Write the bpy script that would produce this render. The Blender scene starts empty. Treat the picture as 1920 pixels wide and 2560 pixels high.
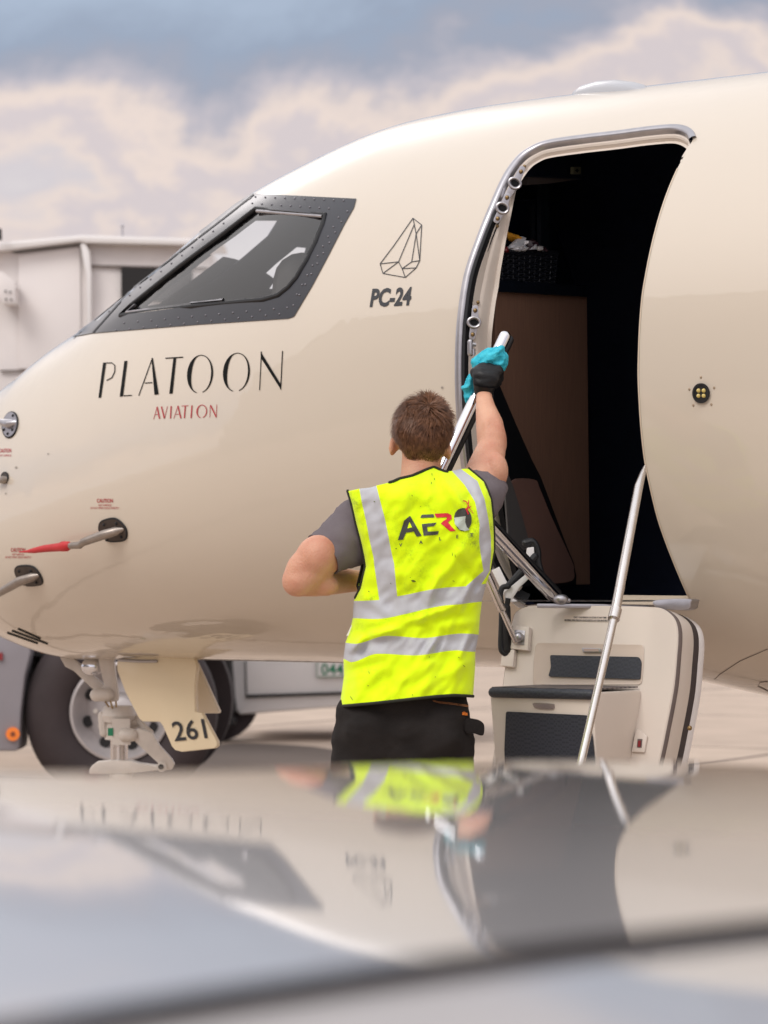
import bpy, bmesh, math, random
import numpy as np
from mathutils import Vector, Matrix, noise
from mathutils.bvhtree import BVHTree
from mathutils.geometry import delaunay_2d_cdt
random.seed(7); rng = np.random.RandomState(11)
R = math.radians
SC = bpy.context.scene
COL = SC.collection

# ------------------------------------------------------------------ camera
FPX = 7000.0; PITCH = math.atan(220 / FPX); CAMZ = 1.21
cd = bpy.data.cameras.new('camera'); cam = bpy.data.objects.new('camera', cd); COL.objects.link(cam)
cam.location = (0, 0, CAMZ); cam.rotation_euler = (math.pi / 2 + PITCH, 0, 0)
cd.sensor_fit = 'VERTICAL'; cd.sensor_height = 36.0; cd.sensor_width = 27.0
cd.lens = FPX / 2560 * 36.0
cd.clip_start = 0.02; cd.clip_end = 6000
cd.dof.use_dof = True; cd.dof.focus_distance = 8.35; cd.dof.aperture_fstop = 4.8
SC.camera = cam
SC.render.resolution_x = 768; SC.render.resolution_y = 1024

# ------------------------------------------------------------------ light
SUN_EL = 46; SUN_AZ = 218          # azimuth clockwise from +Y : behind the camera, to the left
sl = bpy.data.lights.new('sun', 'SUN'); sun = bpy.data.objects.new('sun', sl); COL.objects.link(sun)
sl.energy = 1.35; sl.angle = R(24); sl.color = (1.0, .95, .89)
sun.rotation_euler = (R(90 - SUN_EL), 0, R(180 - SUN_AZ))

W = bpy.data.worlds.new('World'); SC.world = W; W.use_nodes = True
nt = W.node_tree; nt.nodes.clear()
def N(t, **k):
    n_ = nt.nodes.new(t)
    for a, b in k.items(): setattr(n_, a, b)
    return n_
def L_(a, b): nt.links.new(a, b)
def wmath(op, a, b=None, c=None):
    m = N('ShaderNodeMath', operation=op)
    for i, v in enumerate((a, b, c)):
        if v is None: continue
        if isinstance(v, (int, float)): m.inputs[i].default_value = v
        else: L_(v, m.inputs[i])
    return m.outputs[0]
out = N('ShaderNodeOutputWorld'); bg = N('ShaderNodeBackground'); L_(bg.outputs[0], out.inputs[0])
sky = N('ShaderNodeTexSky', sky_type='NISHITA'); sky.sun_disc = False
sky.sun_elevation = R(SUN_EL); sky.sun_rotation = R(SUN_AZ); sky.dust_density = 2.0
tc = N('ShaderNodeTexCoord'); sep = N('ShaderNodeSeparateXYZ'); L_(tc.outputs['Generated'], sep.inputs[0])
mp = N('ShaderNodeMapping'); L_(tc.outputs['Generated'], mp.inputs[0]); mp.inputs['Scale'].default_value = (1, 1, 1.7)
mp.inputs['Location'].default_value = (.37, .0, .04)
n1 = N('ShaderNodeTexNoise'); n1.inputs['Scale'].default_value = 9.5; n1.inputs['Detail'].default_value = 9
n1.inputs['Roughness'].default_value = .52; n1.inputs['Distortion'].default_value = .35; L_(mp.outputs[0], n1.inputs[0])
n2 = N('ShaderNodeTexNoise'); n2.inputs['Scale'].default_value = 30; n2.inputs['Detail'].default_value = 8
n2.inputs['Roughness'].default_value = .6; L_(mp.outputs[0], n2.inputs[0])
# cloud cover: banks stacked by height above the horizon, broken up by noise
zz = wmath('ADD', sep.outputs[2], wmath('MULTIPLY', wmath('SUBTRACT', n1.outputs[0], .5), .15))
zz = wmath('ADD', zz, wmath('MULTIPLY', wmath('SUBTRACT', n2.outputs[0], .5), .034))
zz = wmath('ADD', zz, wmath('MULTIPLY', sep.outputs[0], -.12))
cr = N('ShaderNodeValToRGB'); L_(zz, cr.inputs[0]); e_ = cr.color_ramp.elements
def lin(r, g, b):
    f = lambda c: (c / 255 / 12.92) if c / 255 <= .04045 else ((c / 255 + .055) / 1.055) ** 2.4
    return (f(r), f(g), f(b), 1)
stops = [(0.0, (214, 208, 214)), (.10, (218, 212, 216)), (.130, (224, 217, 217)), (.150, (214, 207, 211)), (.160, (234, 218, 210)), (.170, (212, 202, 206)), (.181, (240, 222, 211)),
         (.191, (196, 190, 197)), (.202, (164, 168, 183)), (.214, (156, 168, 188)), (.235, (170, 184, 204)), (.26, (176, 188, 208)), (.32, (216, 210, 212)),
         (.4, (222, 215, 213)), (.7, (232, 228, 228)), (1.0, (222, 224, 230))]
e_[0].position = stops[0][0]; e_[0].color = lin(*stops[0][1]); e_[1].position = stops[-1][0]; e_[1].color = lin(*stops[-1][1])
for ps, c_ in stops[1:-1]:
    q = e_.new(ps); q.color = lin(*c_)
# the overcast is brighter behind the camera (towards the veiled sun) than in front of it
dt = N('ShaderNodeVectorMath', operation='DOT_PRODUCT'); L_(tc.outputs['Generated'], dt.inputs[0])
sd = Vector((math.sin(R(SUN_AZ)) * math.cos(R(SUN_EL)), math.cos(R(SUN_AZ)) * math.cos(R(SUN_EL)), math.sin(R(SUN_EL))))
dt.inputs[1].default_value = sd
glow = wmath('MULTIPLY', wmath('POWER', wmath('MAXIMUM', wmath('MULTIPLY_ADD', dt.outputs['Value'], .5, .5), 0), 2.0), 1.15)
glow = wmath('ADD', glow, .95)
dt2 = N('ShaderNodeVectorMath', operation='DOT_PRODUCT'); L_(tc.outputs['Generated'], dt2.inputs[0]); dt2.inputs[1].default_value = Vector((-.26, .80, .52)).normalized()
glow = wmath('ADD', glow, wmath('MULTIPLY', wmath('POWER', wmath('MAXIMUM', dt2.outputs['Value'], 0), 90.0), 5.0))  # bright spot added to the sky, out of frame, for the crown highlight
mixc = N('ShaderNodeMixRGB', blend_type='MULTIPLY'); mixc.inputs[0].default_value = 1
L_(cr.outputs[0], mixc.inputs[1]); L_(glow, mixc.inputs[2])
sc_ = N('ShaderNodeMixRGB', blend_type='MULTIPLY'); sc_.inputs[0].default_value = 1
L_(sky.outputs[0], sc_.inputs[1]); sc_.inputs[2].default_value = (.07, .07, .07, 1)
mx = N('ShaderNodeMixRGB'); mx.inputs[0].default_value = .93
L_(sc_.outputs[0], mx.inputs[1]); L_(mixc.outputs[0], mx.inputs[2])
L_(mx.outputs[0], bg.inputs[0]); bg.inputs[1].default_value = 1.0
SC.view_settings.view_transform = 'Standard'; SC.view_settings.look = 'None'
SC.view_settings.exposure = 0.0; SC.view_settings.gamma = 1.0

# ------------------------------------------------------------------ helpers
FW = Vector((0, math.cos(PITCH), math.sin(PITCH))); UP = Vector((0, -math.sin(PITCH), math.cos(PITCH)))
CAM = Vector((0, 0, CAMZ))
def ray(x, y): return (FW + Vector((1, 0, 0)) * ((x - 960) / FPX) + UP * ((1280 - y) / FPX)).normalized()
def P(x, y, Y):
    d = ray(x, y); return CAM + d * (Y / d.y)
def onplane(x, y, p0, nn):
    d = ray(x, y); return CAM + d * ((p0 - CAM).dot(nn) / d.dot(nn))

def mat(name, col, rough=.5, metal=0, coat=0, coatr=.05, noise_amt=0, noise_scale=8, bump=0, bump_scale=60, spec=.5, col2=None, sss=0, stretch=None, srgb=True):
    m = bpy.data.materials.new(name); m.use_nodes = True; t = m.node_tree
    b = t.nodes['Principled BSDF']
    c = lin(*col) if srgb else (*col, 1)
    b.inputs['Base Color'].default_value = c; b.inputs['Roughness'].default_value = rough
    b.inputs['Metallic'].default_value = metal; b.inputs['Coat Weight'].default_value = coat
    b.inputs['Coat Roughness'].default_value = coatr; b.inputs['Specular IOR Level'].default_value = spec
    if sss:
        b.inputs['Subsurface Weight'].default_value = sss; b.inputs['Subsurface Radius'].default_value = (1, .35, .2)
        b.inputs['Subsurface Scale'].default_value = .012
    tc = t.nodes.new('ShaderNodeTexCoord'); vec = tc.outputs['Object']
    if stretch:
        mp = t.nodes.new('ShaderNodeMapping'); t.links.new(vec, mp.inputs[0]); mp.inputs['Scale'].default_value = stretch; vec = mp.outputs[0]
    if noise_amt or col2:
        nz = t.nodes.new('ShaderNodeTexNoise'); nz.inputs['Scale'].default_value = noise_scale; nz.inputs['Detail'].default_value = 6
        t.links.new(vec, nz.inputs[0])
        mr = t.nodes.new('ShaderNodeMapRange'); t.links.new(nz.outputs[0], mr.inputs[0])
        mr.inputs[1].default_value = .3; mr.inputs[2].default_value = .7
        mx = t.nodes.new('ShaderNodeMixRGB'); t.links.new(mr.outputs[0], mx.inputs[0])
        c2 = lin(*col2) if col2 else tuple(v * (1 - noise_amt) for v in c[:3]) + (1,)
        mx.inputs[1].default_value = c; mx.inputs[2].default_value = c2
        t.links.new(mx.outputs[0], b.inputs['Base Color'])
        mr2 = t.nodes.new('ShaderNodeMapRange'); t.links.new(nz.outputs[0], mr2.inputs[0])
        mr2.inputs[3].default_value = max(rough - .06, .02); mr2.inputs[4].default_value = rough + .08
        t.links.new(mr2.outputs[0], b.inputs['Roughness'])
    if bump:
        nb = t.nodes.new('ShaderNodeTexNoise'); nb.inputs['Scale'].default_value = bump_scale; nb.inputs['Detail'].default_value = 4
        t.links.new(vec, nb.inputs[0]); bp = t.nodes.new('ShaderNodeBump'); bp.inputs['Strength'].default_value = bump
        bp.inputs['Distance'].default_value = .004; t.links.new(nb.outputs[0], bp.inputs['Height']); t.links.new(bp.outputs[0], b.inputs['Normal'])
    return m

M = {}
M['cream'] = mat('cream_paint', (202, 191, 176), .32, 0, 1.0, .025, noise_amt=.035, noise_scale=1.3)
_t = M['cream'].node_tree; _n = _t.nodes.new('ShaderNodeTexNoise'); _n.inputs['Scale'].default_value = 3.2; _n.inputs['Detail'].default_value = 3; _c = _t.nodes.new('ShaderNodeTexCoord'); _t.links.new(_c.outputs['Object'], _n.inputs[0])
_b = _t.nodes.new('ShaderNodeBump'); _b.inputs['Strength'].default_value = 1; _b.inputs['Distance'].default_value = .0035; _t.links.new(_n.outputs[0], _b.inputs['Height']); _t.links.new(_b.outputs[0], _t.nodes['Principled BSDF'].inputs['Coat Normal'])
M['cream_panel'] = mat('cream_plastic', (212, 201, 190), .45, noise_amt=.05, noise_scale=5)
M['navy'] = mat('dark_window_surround', (28, 30, 40), .3, .1, .35, .08, noise_amt=.15, noise_scale=6)
M['black_text'] = mat('black_lettering', (8, 10, 9), .6, spec=.15)
M['grey_text'] = mat('charcoal_lettering', (48, 50, 54), .35)
M['red_text'] = mat('red_lettering', (168, 50, 56), .35)
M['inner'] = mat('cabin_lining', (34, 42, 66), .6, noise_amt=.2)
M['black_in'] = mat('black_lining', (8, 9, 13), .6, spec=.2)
M['silver'] = mat('brushed_aluminium', (178, 176, 180), .32, .9, noise_amt=.15, noise_scale=30)
M['chrome'] = mat('polished_steel', (225, 226, 232), .1, 1.0, noise_amt=.06, noise_scale=25)
M['satin'] = mat('satin_steel', (214, 208, 204), .26, 1.0, noise_amt=.08, noise_scale=30)
M['rubber'] = mat('black_rubber', (22, 23, 27), .5, noise_amt=.3, noise_scale=20)
M['seal'] = mat('grey_rubber_seal', (112, 100, 96), .6, noise_amt=.2, noise_scale=20)
M['darkseal'] = mat('dark_brown_rubber_seal', (66, 58, 58), .6, noise_amt=.2, noise_scale=20)
M['white'] = mat('white_vehicle_paint', (230, 227, 226), .3, 0, .7, .08, noise_amt=.08, noise_scale=1.5)
M['white2'] = mat('grimy_white_paint', (228, 222, 220), .5, 0, noise_amt=.16, noise_scale=2.2)
M['gear'] = mat('white_gear_enamel', (214, 206, 198), .4, noise_amt=.18, noise_scale=14)
M['brass'] = mat('brass_bolt', (150, 124, 84), .4, .8, noise_amt=.2, noise_scale=50)
M['skin'] = mat('skin', (208, 160, 132), .5, 0, noise_amt=0, col2=(188, 128, 104), noise_scale=11, bump=.5, bump_scale=180, sss=.12)
M['ear'] = M['skin']
M['scalp'] = mat('scalp_hair', (74, 52, 40), .95, spec=.1, noise_amt=.25, noise_scale=40)
M['hair'] = mat('brown_hair', (128, 88, 62), .38, 0, col2=(78, 50, 34), noise_scale=60, spec=.3)
M['shirt'] = mat('grey_tshirt', (112, 104, 108), .9, noise_amt=.15, noise_scale=12, bump=.5, bump_scale=420, spec=.2)
M['trouser'] = mat('black_work_trousers', (36, 32, 31), .85, noise_amt=.3, noise_scale=16, bump=.4, bump_scale=300, spec=.25)
M['glove'] = mat('black_nitrile_glove', (15, 15, 18), .45, spec=.35, bump=.35, bump_scale=90, noise_amt=.2, noise_scale=15)
M['cloth'] = mat('turquoise_microfibre', (84, 204, 222), .95, col2=(44, 168, 192), noise_scale=60, bump=1.0, bump_scale=330, spec=.15)
M['binding'] = mat('black_binding', (30, 32, 22), .8)
M['orange'] = mat('orange_thread', (226, 122, 30), .6)
M['tyre'] = mat('tyre_rubber', (50, 40, 42), .75, noise_amt=.3, noise_scale=6)
M['dark'] = mat('near_black_plastic', (22, 20, 22), .7)  # one even near-black colour, shared by many parts
M['greymetal'] = mat('dark_probe_metal', (158, 148, 140), .38, .7, noise_amt=.25, noise_scale=30)
M['probeplate'] = mat('probe_plate', (72, 62, 56), .45, .4, noise_amt=.25, noise_scale=30)
M['redcover'] = mat('red_probe_cover', (190, 40, 44), .55, noise_amt=.2, noise_scale=40)
M['wicker'] = mat('dark_wicker', (26, 28, 36), .45, noise_amt=.3, noise_scale=50)
M['foil'] = mat('silver_foil', (240, 240, 244), .25, .2, bump=.6, bump_scale=60)
M['amber'] = mat('amber_packet', (236, 168, 50), .4)
M['purple'] = mat('dark_packet', (66, 44, 50), .35)
M['redp'] = mat('red_packet', (130, 34, 40), .35)
M['green'] = mat('green_lettering', (24, 124, 88), .5)
M['lens'] = mat('amber_lens', (236, 124, 30), .25, coat=.5)
M['yellow'] = mat('lamp_yellow', (196, 174, 96), .3, coat=.8)
M['matgrey'] = None
M['counter'] = mat('dark_stone_counter', (12, 17, 27), .35, noise_amt=.3, noise_scale=60)

def wave_mat(name, c1, c2, rough, scale, bump=.4, rot=(0, 0, 0), kind='WAVE', metal=0, stretch=(1, 1, 1)):
    m = bpy.data.materials.new(name); m.use_nodes = True; t = m.node_tree; b = t.nodes['Principled BSDF']
    b.inputs['Roughness'].default_value = rough; b.inputs['Metallic'].default_value = metal
    tc = t.nodes.new('ShaderNodeTexCoord'); mp = t.nodes.new('ShaderNodeMapping'); t.links.new(tc.outputs['Object'], mp.inputs[0])
    mp.inputs['Rotation'].default_value = rot; mp.inputs['Scale'].default_value = stretch
    if kind == 'WAVE':
        w = t.nodes.new('ShaderNodeTexWave'); w.inputs['Scale'].default_value = scale; w.inputs['Distortion'].default_value = 3
        w.inputs['Detail'].default_value = 3; o = w.outputs['Fac']
    elif kind == 'GRAIN':
        w = t.nodes.new('ShaderNodeTexNoise'); w.inputs['Scale'].default_value = scale; w.inputs['Detail'].default_value = 5; o = w.outputs[0]
    else:
        w = t.nodes.new('ShaderNodeTexChecker'); w.inputs['Scale'].default_value = scale; o = w.outputs['Fac']
    t.links.new(mp.outputs[0], w.inputs[0])
    mx = t.nodes.new('ShaderNodeMixRGB'); mx.inputs[1].default_value = lin(*c1); mx.inputs[2].default_value = lin(*c2)
    t.links.new(o, mx.inputs[0]); t.links.new(mx.outputs[0], b.inputs['Base Color'])
    bp = t.nodes.new('ShaderNodeBump'); bp.inputs['Strength'].default_value = bump; bp.inputs['Distance'].default_value = .002
    t.links.new(o, bp.inputs['Height']); t.links.new(bp.outputs[0], b.inputs['Normal'])
    return m
M['wood'] = wave_mat('walnut_laminate', (132, 100, 82), (98, 72, 60), .5, 26, .1, (0, 0, 0), 'GRAIN', stretch=(9, 9, .35))
M['tread'] = wave_mat('ribbed_tread_rubber', (40, 43, 52), (50, 53, 62), .5, 150, .9, (0, 0, R(35)), 'CHECK', stretch=(.35, 1, 1))
M['treadtop'] = wave_mat('ribbed_tread_top', (46, 44, 50), (120, 108, 104), .5, 12, .8, (0, 0, R(-35)), 'WAVE')

def glassmat(name, tint, refl=1.0, rough=.02):
    m = bpy.data.materials.new(name); m.use_nodes = True; t = m.node_tree; t.nodes.clear()
    o = t.nodes.new('ShaderNodeOutputMaterial'); tr = t.nodes.new('ShaderNodeBsdfTransparent'); tr.inputs[0].default_value = (*tint, 1)
    g = t.nodes.new('ShaderNodeBsdfGlossy'); g.inputs['Roughness'].default_value = rough; fr = t.nodes.new('ShaderNodeFresnel'); fr.inputs[0].default_value = 1.5
    ml = t.nodes.new('ShaderNodeMath'); ml.operation = 'MULTIPLY_ADD'; ml.inputs[1].default_value = refl; ml.inputs[2].default_value = .03
    t.links.new(fr.outputs[0], ml.inputs[0]); mx = t.nodes.new('ShaderNodeMixShader'); t.links.new(ml.outputs[0], mx.inputs[0])
    t.links.new(tr.outputs[0], mx.inputs[1]); t.links.new(g.outputs[0], mx.inputs[2]); t.links.new(mx.outputs[0], o.inputs[0])
    return m
M['glass'] = glassmat('cockpit_glass', (.95, .96, .96), 1.5)

class MB:
    """collects geometry for ONE mesh object (world coordinates)"""
    def __init__(s): s.v = []; s.f = []; s.mi = []
    def add(s, v, f, mi=0):
        o = len(s.v); s.v += [tuple(x) for x in v]; s.f += [tuple(i + o for i in q) for q in f]; s.mi += [mi] * len(f); return s
    def tube(s, pts, rad, n=16, caps=True, flat=1.0, mi=0, roundcap=False):
        pts = [Vector(p) for p in pts]
        if isinstance(rad, (int, float)): rad = [rad] * len(pts)
        rad = list(rad)
        if roundcap:
            a, b = pts[0], pts[-1]; da = (pts[0] - pts[1]).normalized(); db = (pts[-1] - pts[-2]).normalized(); ra, rb = rad[0], rad[-1]
            pre = [(a + da * ra * math.sin(t), ra * math.cos(t)) for t in (1.45, 1.1, .7, .35)]
            post = [(b + db * rb * math.sin(t), rb * math.cos(t)) for t in (.35, .7, 1.1, 1.45)]
            pts = [q[0] for q in pre] + pts + [q[0] for q in post]; rad = [q[1] for q in pre] + rad + [q[1] for q in post]
        t0 = (pts[1] - pts[0]).normalized(); ref = Vector((0, 0, 1)) if abs(t0.z) < .9 else Vector((1, 0, 0))
        u = t0.cross(ref).normalized() if abs(t0.z) < .9 else Vector((1, 0, 0)); V = []
        for i, p in enumerate(pts):
            t = (pts[min(i + 1, len(pts) - 1)] - pts[max(i - 1, 0)]).normalized()
            u = (u - t * u.dot(t)).normalized(); w = t.cross(u)
            for k in range(n):
                a = 2 * math.pi * k / n; V.append(p + (u * math.cos(a) + w * math.sin(a) * flat) * rad[i])
        Fc = [(i * n + k, i * n + (k + 1) % n, (i + 1) * n + (k + 1) % n, (i + 1) * n + k) for i in range(len(pts) - 1) for k in range(n)]
        if caps: Fc += [tuple(range(n))[::-1], tuple((len(pts) - 1) * n + k for k in range(n))]
        return s.add(V, Fc, mi)
    def box(s, c, hx, hy, hz, ax=None, mi=0):
        """c centre; hx,hy,hz half extents along axes ax (3 vectors)"""
        ax = ax or (Vector((1, 0, 0)), Vector((0, 1, 0)), Vector((0, 0, 1))); c = Vector(c)
        V = [c + ax[0] * hx * i + ax[1] * hy * j + ax[2] * hz * k for i in (-1, 1) for j in (-1, 1) for k in (-1, 1)]
        return s.add(V, [(0, 1, 3, 2), (4, 6, 7, 5), (0, 4, 5, 1), (2, 3, 7, 6), (0, 2, 6, 4), (1, 5, 7, 3)], mi)
    def ellipsoid(s, c, rx, ry, rz, nu=20, nv=12, rot=None, mi=0):
        V = []; c = Vector(c)
        for j in range(1, nv):
            a = math.pi * j / nv
            for i in range(nu):
                b = 2 * math.pi * i / nu; q = Vector((rx * math.sin(a) * math.cos(b), ry * math.sin(a) * math.sin(b), rz * math.cos(a)))
                V.append(c + (rot @ q if rot else q))
        q = Vector((0, 0, rz)); V += [c + (rot @ q if rot else q), c - (rot @ q if rot else q)]; t, bo = len(V) - 2, len(V) - 1
        Fc = [(j * nu + i, (j + 1) * nu + i, (j + 1) * nu + (i + 1) % nu, j * nu + (i + 1) % nu) for j in range(nv - 2) for i in range(nu)]
        Fc += [(t, i, (i + 1) % nu) for i in range(nu)] + [(bo, (nv - 2) * nu + (i + 1) % nu, (nv - 2) * nu + i) for i in range(nu)]
        return s.add(V, Fc, mi)
    def slab(s, loop, thick, mi=0):
        """planar-ish loop of points extruded by vector thick"""
        loop = [Vector(p) for p in loop]; n = len(loop); th = Vector(thick)
        V = loop + [p + th for p in loop]
        return s.add(V, [tuple(range(n)), tuple(range(2 * n - 1, n - 1, -1))] + [(i, i + n, (i + 1) % n + n, (i + 1) % n) for i in range(n)], mi)
    def build(s, name, mats, parent=None, smooth=True, angle=35, bevel=0):
        me = bpy.data.meshes.new(name)
        # keep vertices relative to the parent's base so the object's origin is its thing's base
        off = parent_base(parent) if parent else Vector((0, 0, 0))
        me.from_pydata([tuple(Vector(v) - off) for v in s.v], [], s.f)
        for m_ in (mats if isinstance(mats, (list, tuple)) else [mats]): me.materials.append(m_)
        me.polygons.foreach_set('material_index', s.mi); me.update()
        bm = bmesh.new(); bm.from_mesh(me); bmesh.ops.recalc_face_normals(bm, faces=bm.faces)
        if bevel:
            ed = [e for e in bm.edges if len(e.link_faces) == 2 and e.calc_face_angle(0) > .6]
            bmesh.ops.bevel(bm, geom=ed, offset=bevel, segments=2, affect='EDGES', profile=.6)
        bm.to_mesh(me); bm.free()
        if smooth:
            me.shade_smooth(); me.set_sharp_from_angle(angle=R(angle))
        o = bpy.data.objects.new(name, me); COL.objects.link(o)
        if parent: o.parent = parent
        return o
BASE = {}
def parent_base(p): 
    while p.name not in BASE and p.parent: p = p.parent
    return BASE.get(p.name, Vector((0, 0, 0)))
def thing(name, label, cat, loc, group=None):
    o = bpy.data.objects.new(name, None); COL.objects.link(o); o.location = loc; o.empty_display_size = .2
    o['label'] = label; o['category'] = cat; BASE[o.name] = Vector(loc)
    if group: o['group'] = group
    return o
def tag(o, label, cat, group=None, kind=None):
    if label: o['label'] = label
    if cat: o['category'] = cat
    if group: o['group'] = group
    if kind: o['kind'] = kind
    return o
def spline(pts, n=8, closed=False):
    """catmull-rom through 2D/3D tuples"""
    pts = [np.array(p, float) for p in pts]; o = []; m = len(pts)
    rng_ = range(m if closed else m - 1)
    for i in rng_:
        p1, p2 = pts[i], pts[(i + 1) % m]
        p0 = pts[(i - 1) % m] if closed or i > 0 else 2 * p1 - p2
        p3 = pts[(i + 2) % m] if closed or i < m - 2 else 2 * p2 - p1
        for k in range(n):
            t = k / n; o.append(.5 * ((2 * p1) + (p2 - p0) * t + (2 * p0 - 5 * p1 + 4 * p2 - p3) * t * t + (3 * p1 - p0 - 3 * p2 + p3) * t ** 3))
    if not closed: o.append(pts[-1])
    return [tuple(p) for p in o]
def rp(pts, r=8, n=4):
    o = []; m = len(pts)
    for i in range(m):
        p = np.array(pts[i], float); a = np.array(pts[i - 1], float) - p; b = np.array(pts[(i + 1) % m], float) - p; la, lb = np.linalg.norm(a), np.linalg.norm(b); rr = min(r, la / 2.1, lb / 2.1)
        A, B = p + a / la * rr, p + b / lb * rr
        for k in range(n + 1):
            t = k / n; o.append(tuple(A * (1 - t) ** 2 + 2 * p * t * (1 - t) + B * t * t))
    return o
def inside(x, y, polys):
    c = False
    for P_ in polys:
        n = len(P_); j = n - 1
        for i in range(n):
            xi, yi = P_[i]; xj, yj = P_[j]
            if (yi > y) != (yj > y) and x < (xj - xi) * (y - yi) / (yj - yi) + xi: c = not c
            j = i
    return c
def region(polys, step):
    """triangulate even-odd region with interior points every `step` px -> pts, tris"""
    V = []; E = []
    for Q in polys:
        o = len(V); q2 = []
        for i in range(len(Q)):
            a = Q[i]; b = Q[(i + 1) % len(Q)]; d = math.dist(a, b); k = max(1, int(d / step))
            q2 += [(a[0] + (b[0] - a[0]) * t / k, a[1] + (b[1] - a[1]) * t / k) for t in range(k)]
        V += q2; E += [(o + i, o + (i + 1) % len(q2)) for i in range(len(q2))]
    xs = [v[0] for v in V]; ys = [v[1] for v in V]
    x = min(xs) + step * .5
    while x < max(xs):
        y = min(ys) + step * .5
        while y < max(ys):
            if inside(x, y, polys): V.append((x, y))
            y += step
        x += step
    r = delaunay_2d_cdt([Vector(v) for v in V], E, [], 0, 1e-4)
    pv = [tuple(v) for v in r[0]]
    tr = [tuple(f) for f in r[2] if inside(sum(pv[i][0] for i in f) / len(f), sum(pv[i][1] for i in f) / len(f), polys)]
    return pv, tr
def stroke(pts, w0, w1=None, closed=False):
    """2D polyline -> polygon of width w (px)"""
    w1 = w0 if w1 is None else w1; n = len(pts); A = []; B = []
    for i, p in enumerate(pts):
        a = pts[max(i - 1, 0)]; b = pts[min(i + 1, n - 1)]; dx, dy = b[0] - a[0], b[1] - a[1]; l = math.hypot(dx, dy) or 1
        w = (w0 + (w1 - w0) * i / (n - 1)) / 2; A.append((p[0] - dy / l * w, p[1] + dx / l * w)); B.append((p[0] + dy / l * w, p[1] - dx / l * w))
    return A + B[::-1]
def circ(cx, cy, rx, ry=None, n=24, rot=0):
    ry = ry or rx; c, s = math.cos(rot), math.sin(rot)
    return [(cx + rx * math.cos(a) * c - ry * math.sin(a) * s, cy + rx * math.cos(a) * s + ry * math.sin(a) * c) for a in [2 * math.pi * i / n for i in range(n)]]
def bvh_hit(bvh, x, y):
    d = ray(x, y); h = bvh.ray_cast(CAM, d); return (h[0], h[1]) if h[0] is not None else (None, None)
def decal(mb, polys, bvh, off=.002, step=12, mi=0):
    """lay a thin skin of paint on a surface"""
    pv, tr = region(polys, step); V = []
    for p in pv:
        h, nn = bvh_hit(bvh, *p)
        if h is None: V.append(None); continue
        if nn.dot(ray(*p)) > 0: nn = -nn
        V.append(h + nn * off)
    idx = {}; vv = []
    for i, v in enumerate(V):
        if v is not None: idx[i] = len(vv); vv.append(v)
    mb.add(vv, [tuple(idx[i] for i in f) for f in tr if all(i in idx for i in f)], mi)
def decal_obj(name, polys, bvh, m, parent, off=.002, step=12):
    mb = MB(); decal(mb, polys, bvh, off, step); return mb.build(name, m, parent, smooth=False)
def text_polys(txt, x, y, h, w=None, slope=0, shear=0, bold=0, space=1.0, align='LEFT'):
    """built-in font -> list of polygon groups in px; x,y = baseline start, h = cap height px, w = total width px"""
    cu = bpy.data.curves.new('t', 'FONT'); cu.body = txt; cu.offset = bold; cu.space_character = space; cu.resolution_u = 3
    o = bpy.data.objects.new('t', cu); COL.objects.link(o); dg = bpy.context.evaluated_depsgraph_get()
    me = bpy.data.meshes.new_from_object(o.evaluated_get(dg)); V = [v.co.copy() for v in me.vertices]; Fc = [tuple(p.vertices) for p in me.polygons]
    bpy.data.objects.remove(o); bpy.data.curves.remove(cu); bpy.data.meshes.remove(me)
    x0 = min(v.x for v in V); x1 = max(v.x for v in V); cap = .69
    sy = h / cap; sx = (w / (x1 - x0)) if w else sy
    pts = []
    for v in V:
        px = (v.x - x0) * sx; py = v.y * sy
        pts.append((x + px + shear * py, y - py + slope * px))
    return pts, Fc
def text_on(mb, tp, hitf, off=.002, mi=0):
    pts, Fc = tp; V = []
    for p in pts:
        h, nn = hitf(*p)
        if nn.dot(ray(*p)) > 0: nn = -nn
        V.append(h + nn * off)
    mb.add(V, Fc, mi)
def bvh_of(o):
    me = o.data; off = parent_base(o.parent) if o.parent else Vector((0, 0, 0))
    return BVHTree.FromPolygons([v.co + off for v in me.vertices], [tuple(p.vertices) for p in me.polygons])

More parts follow.
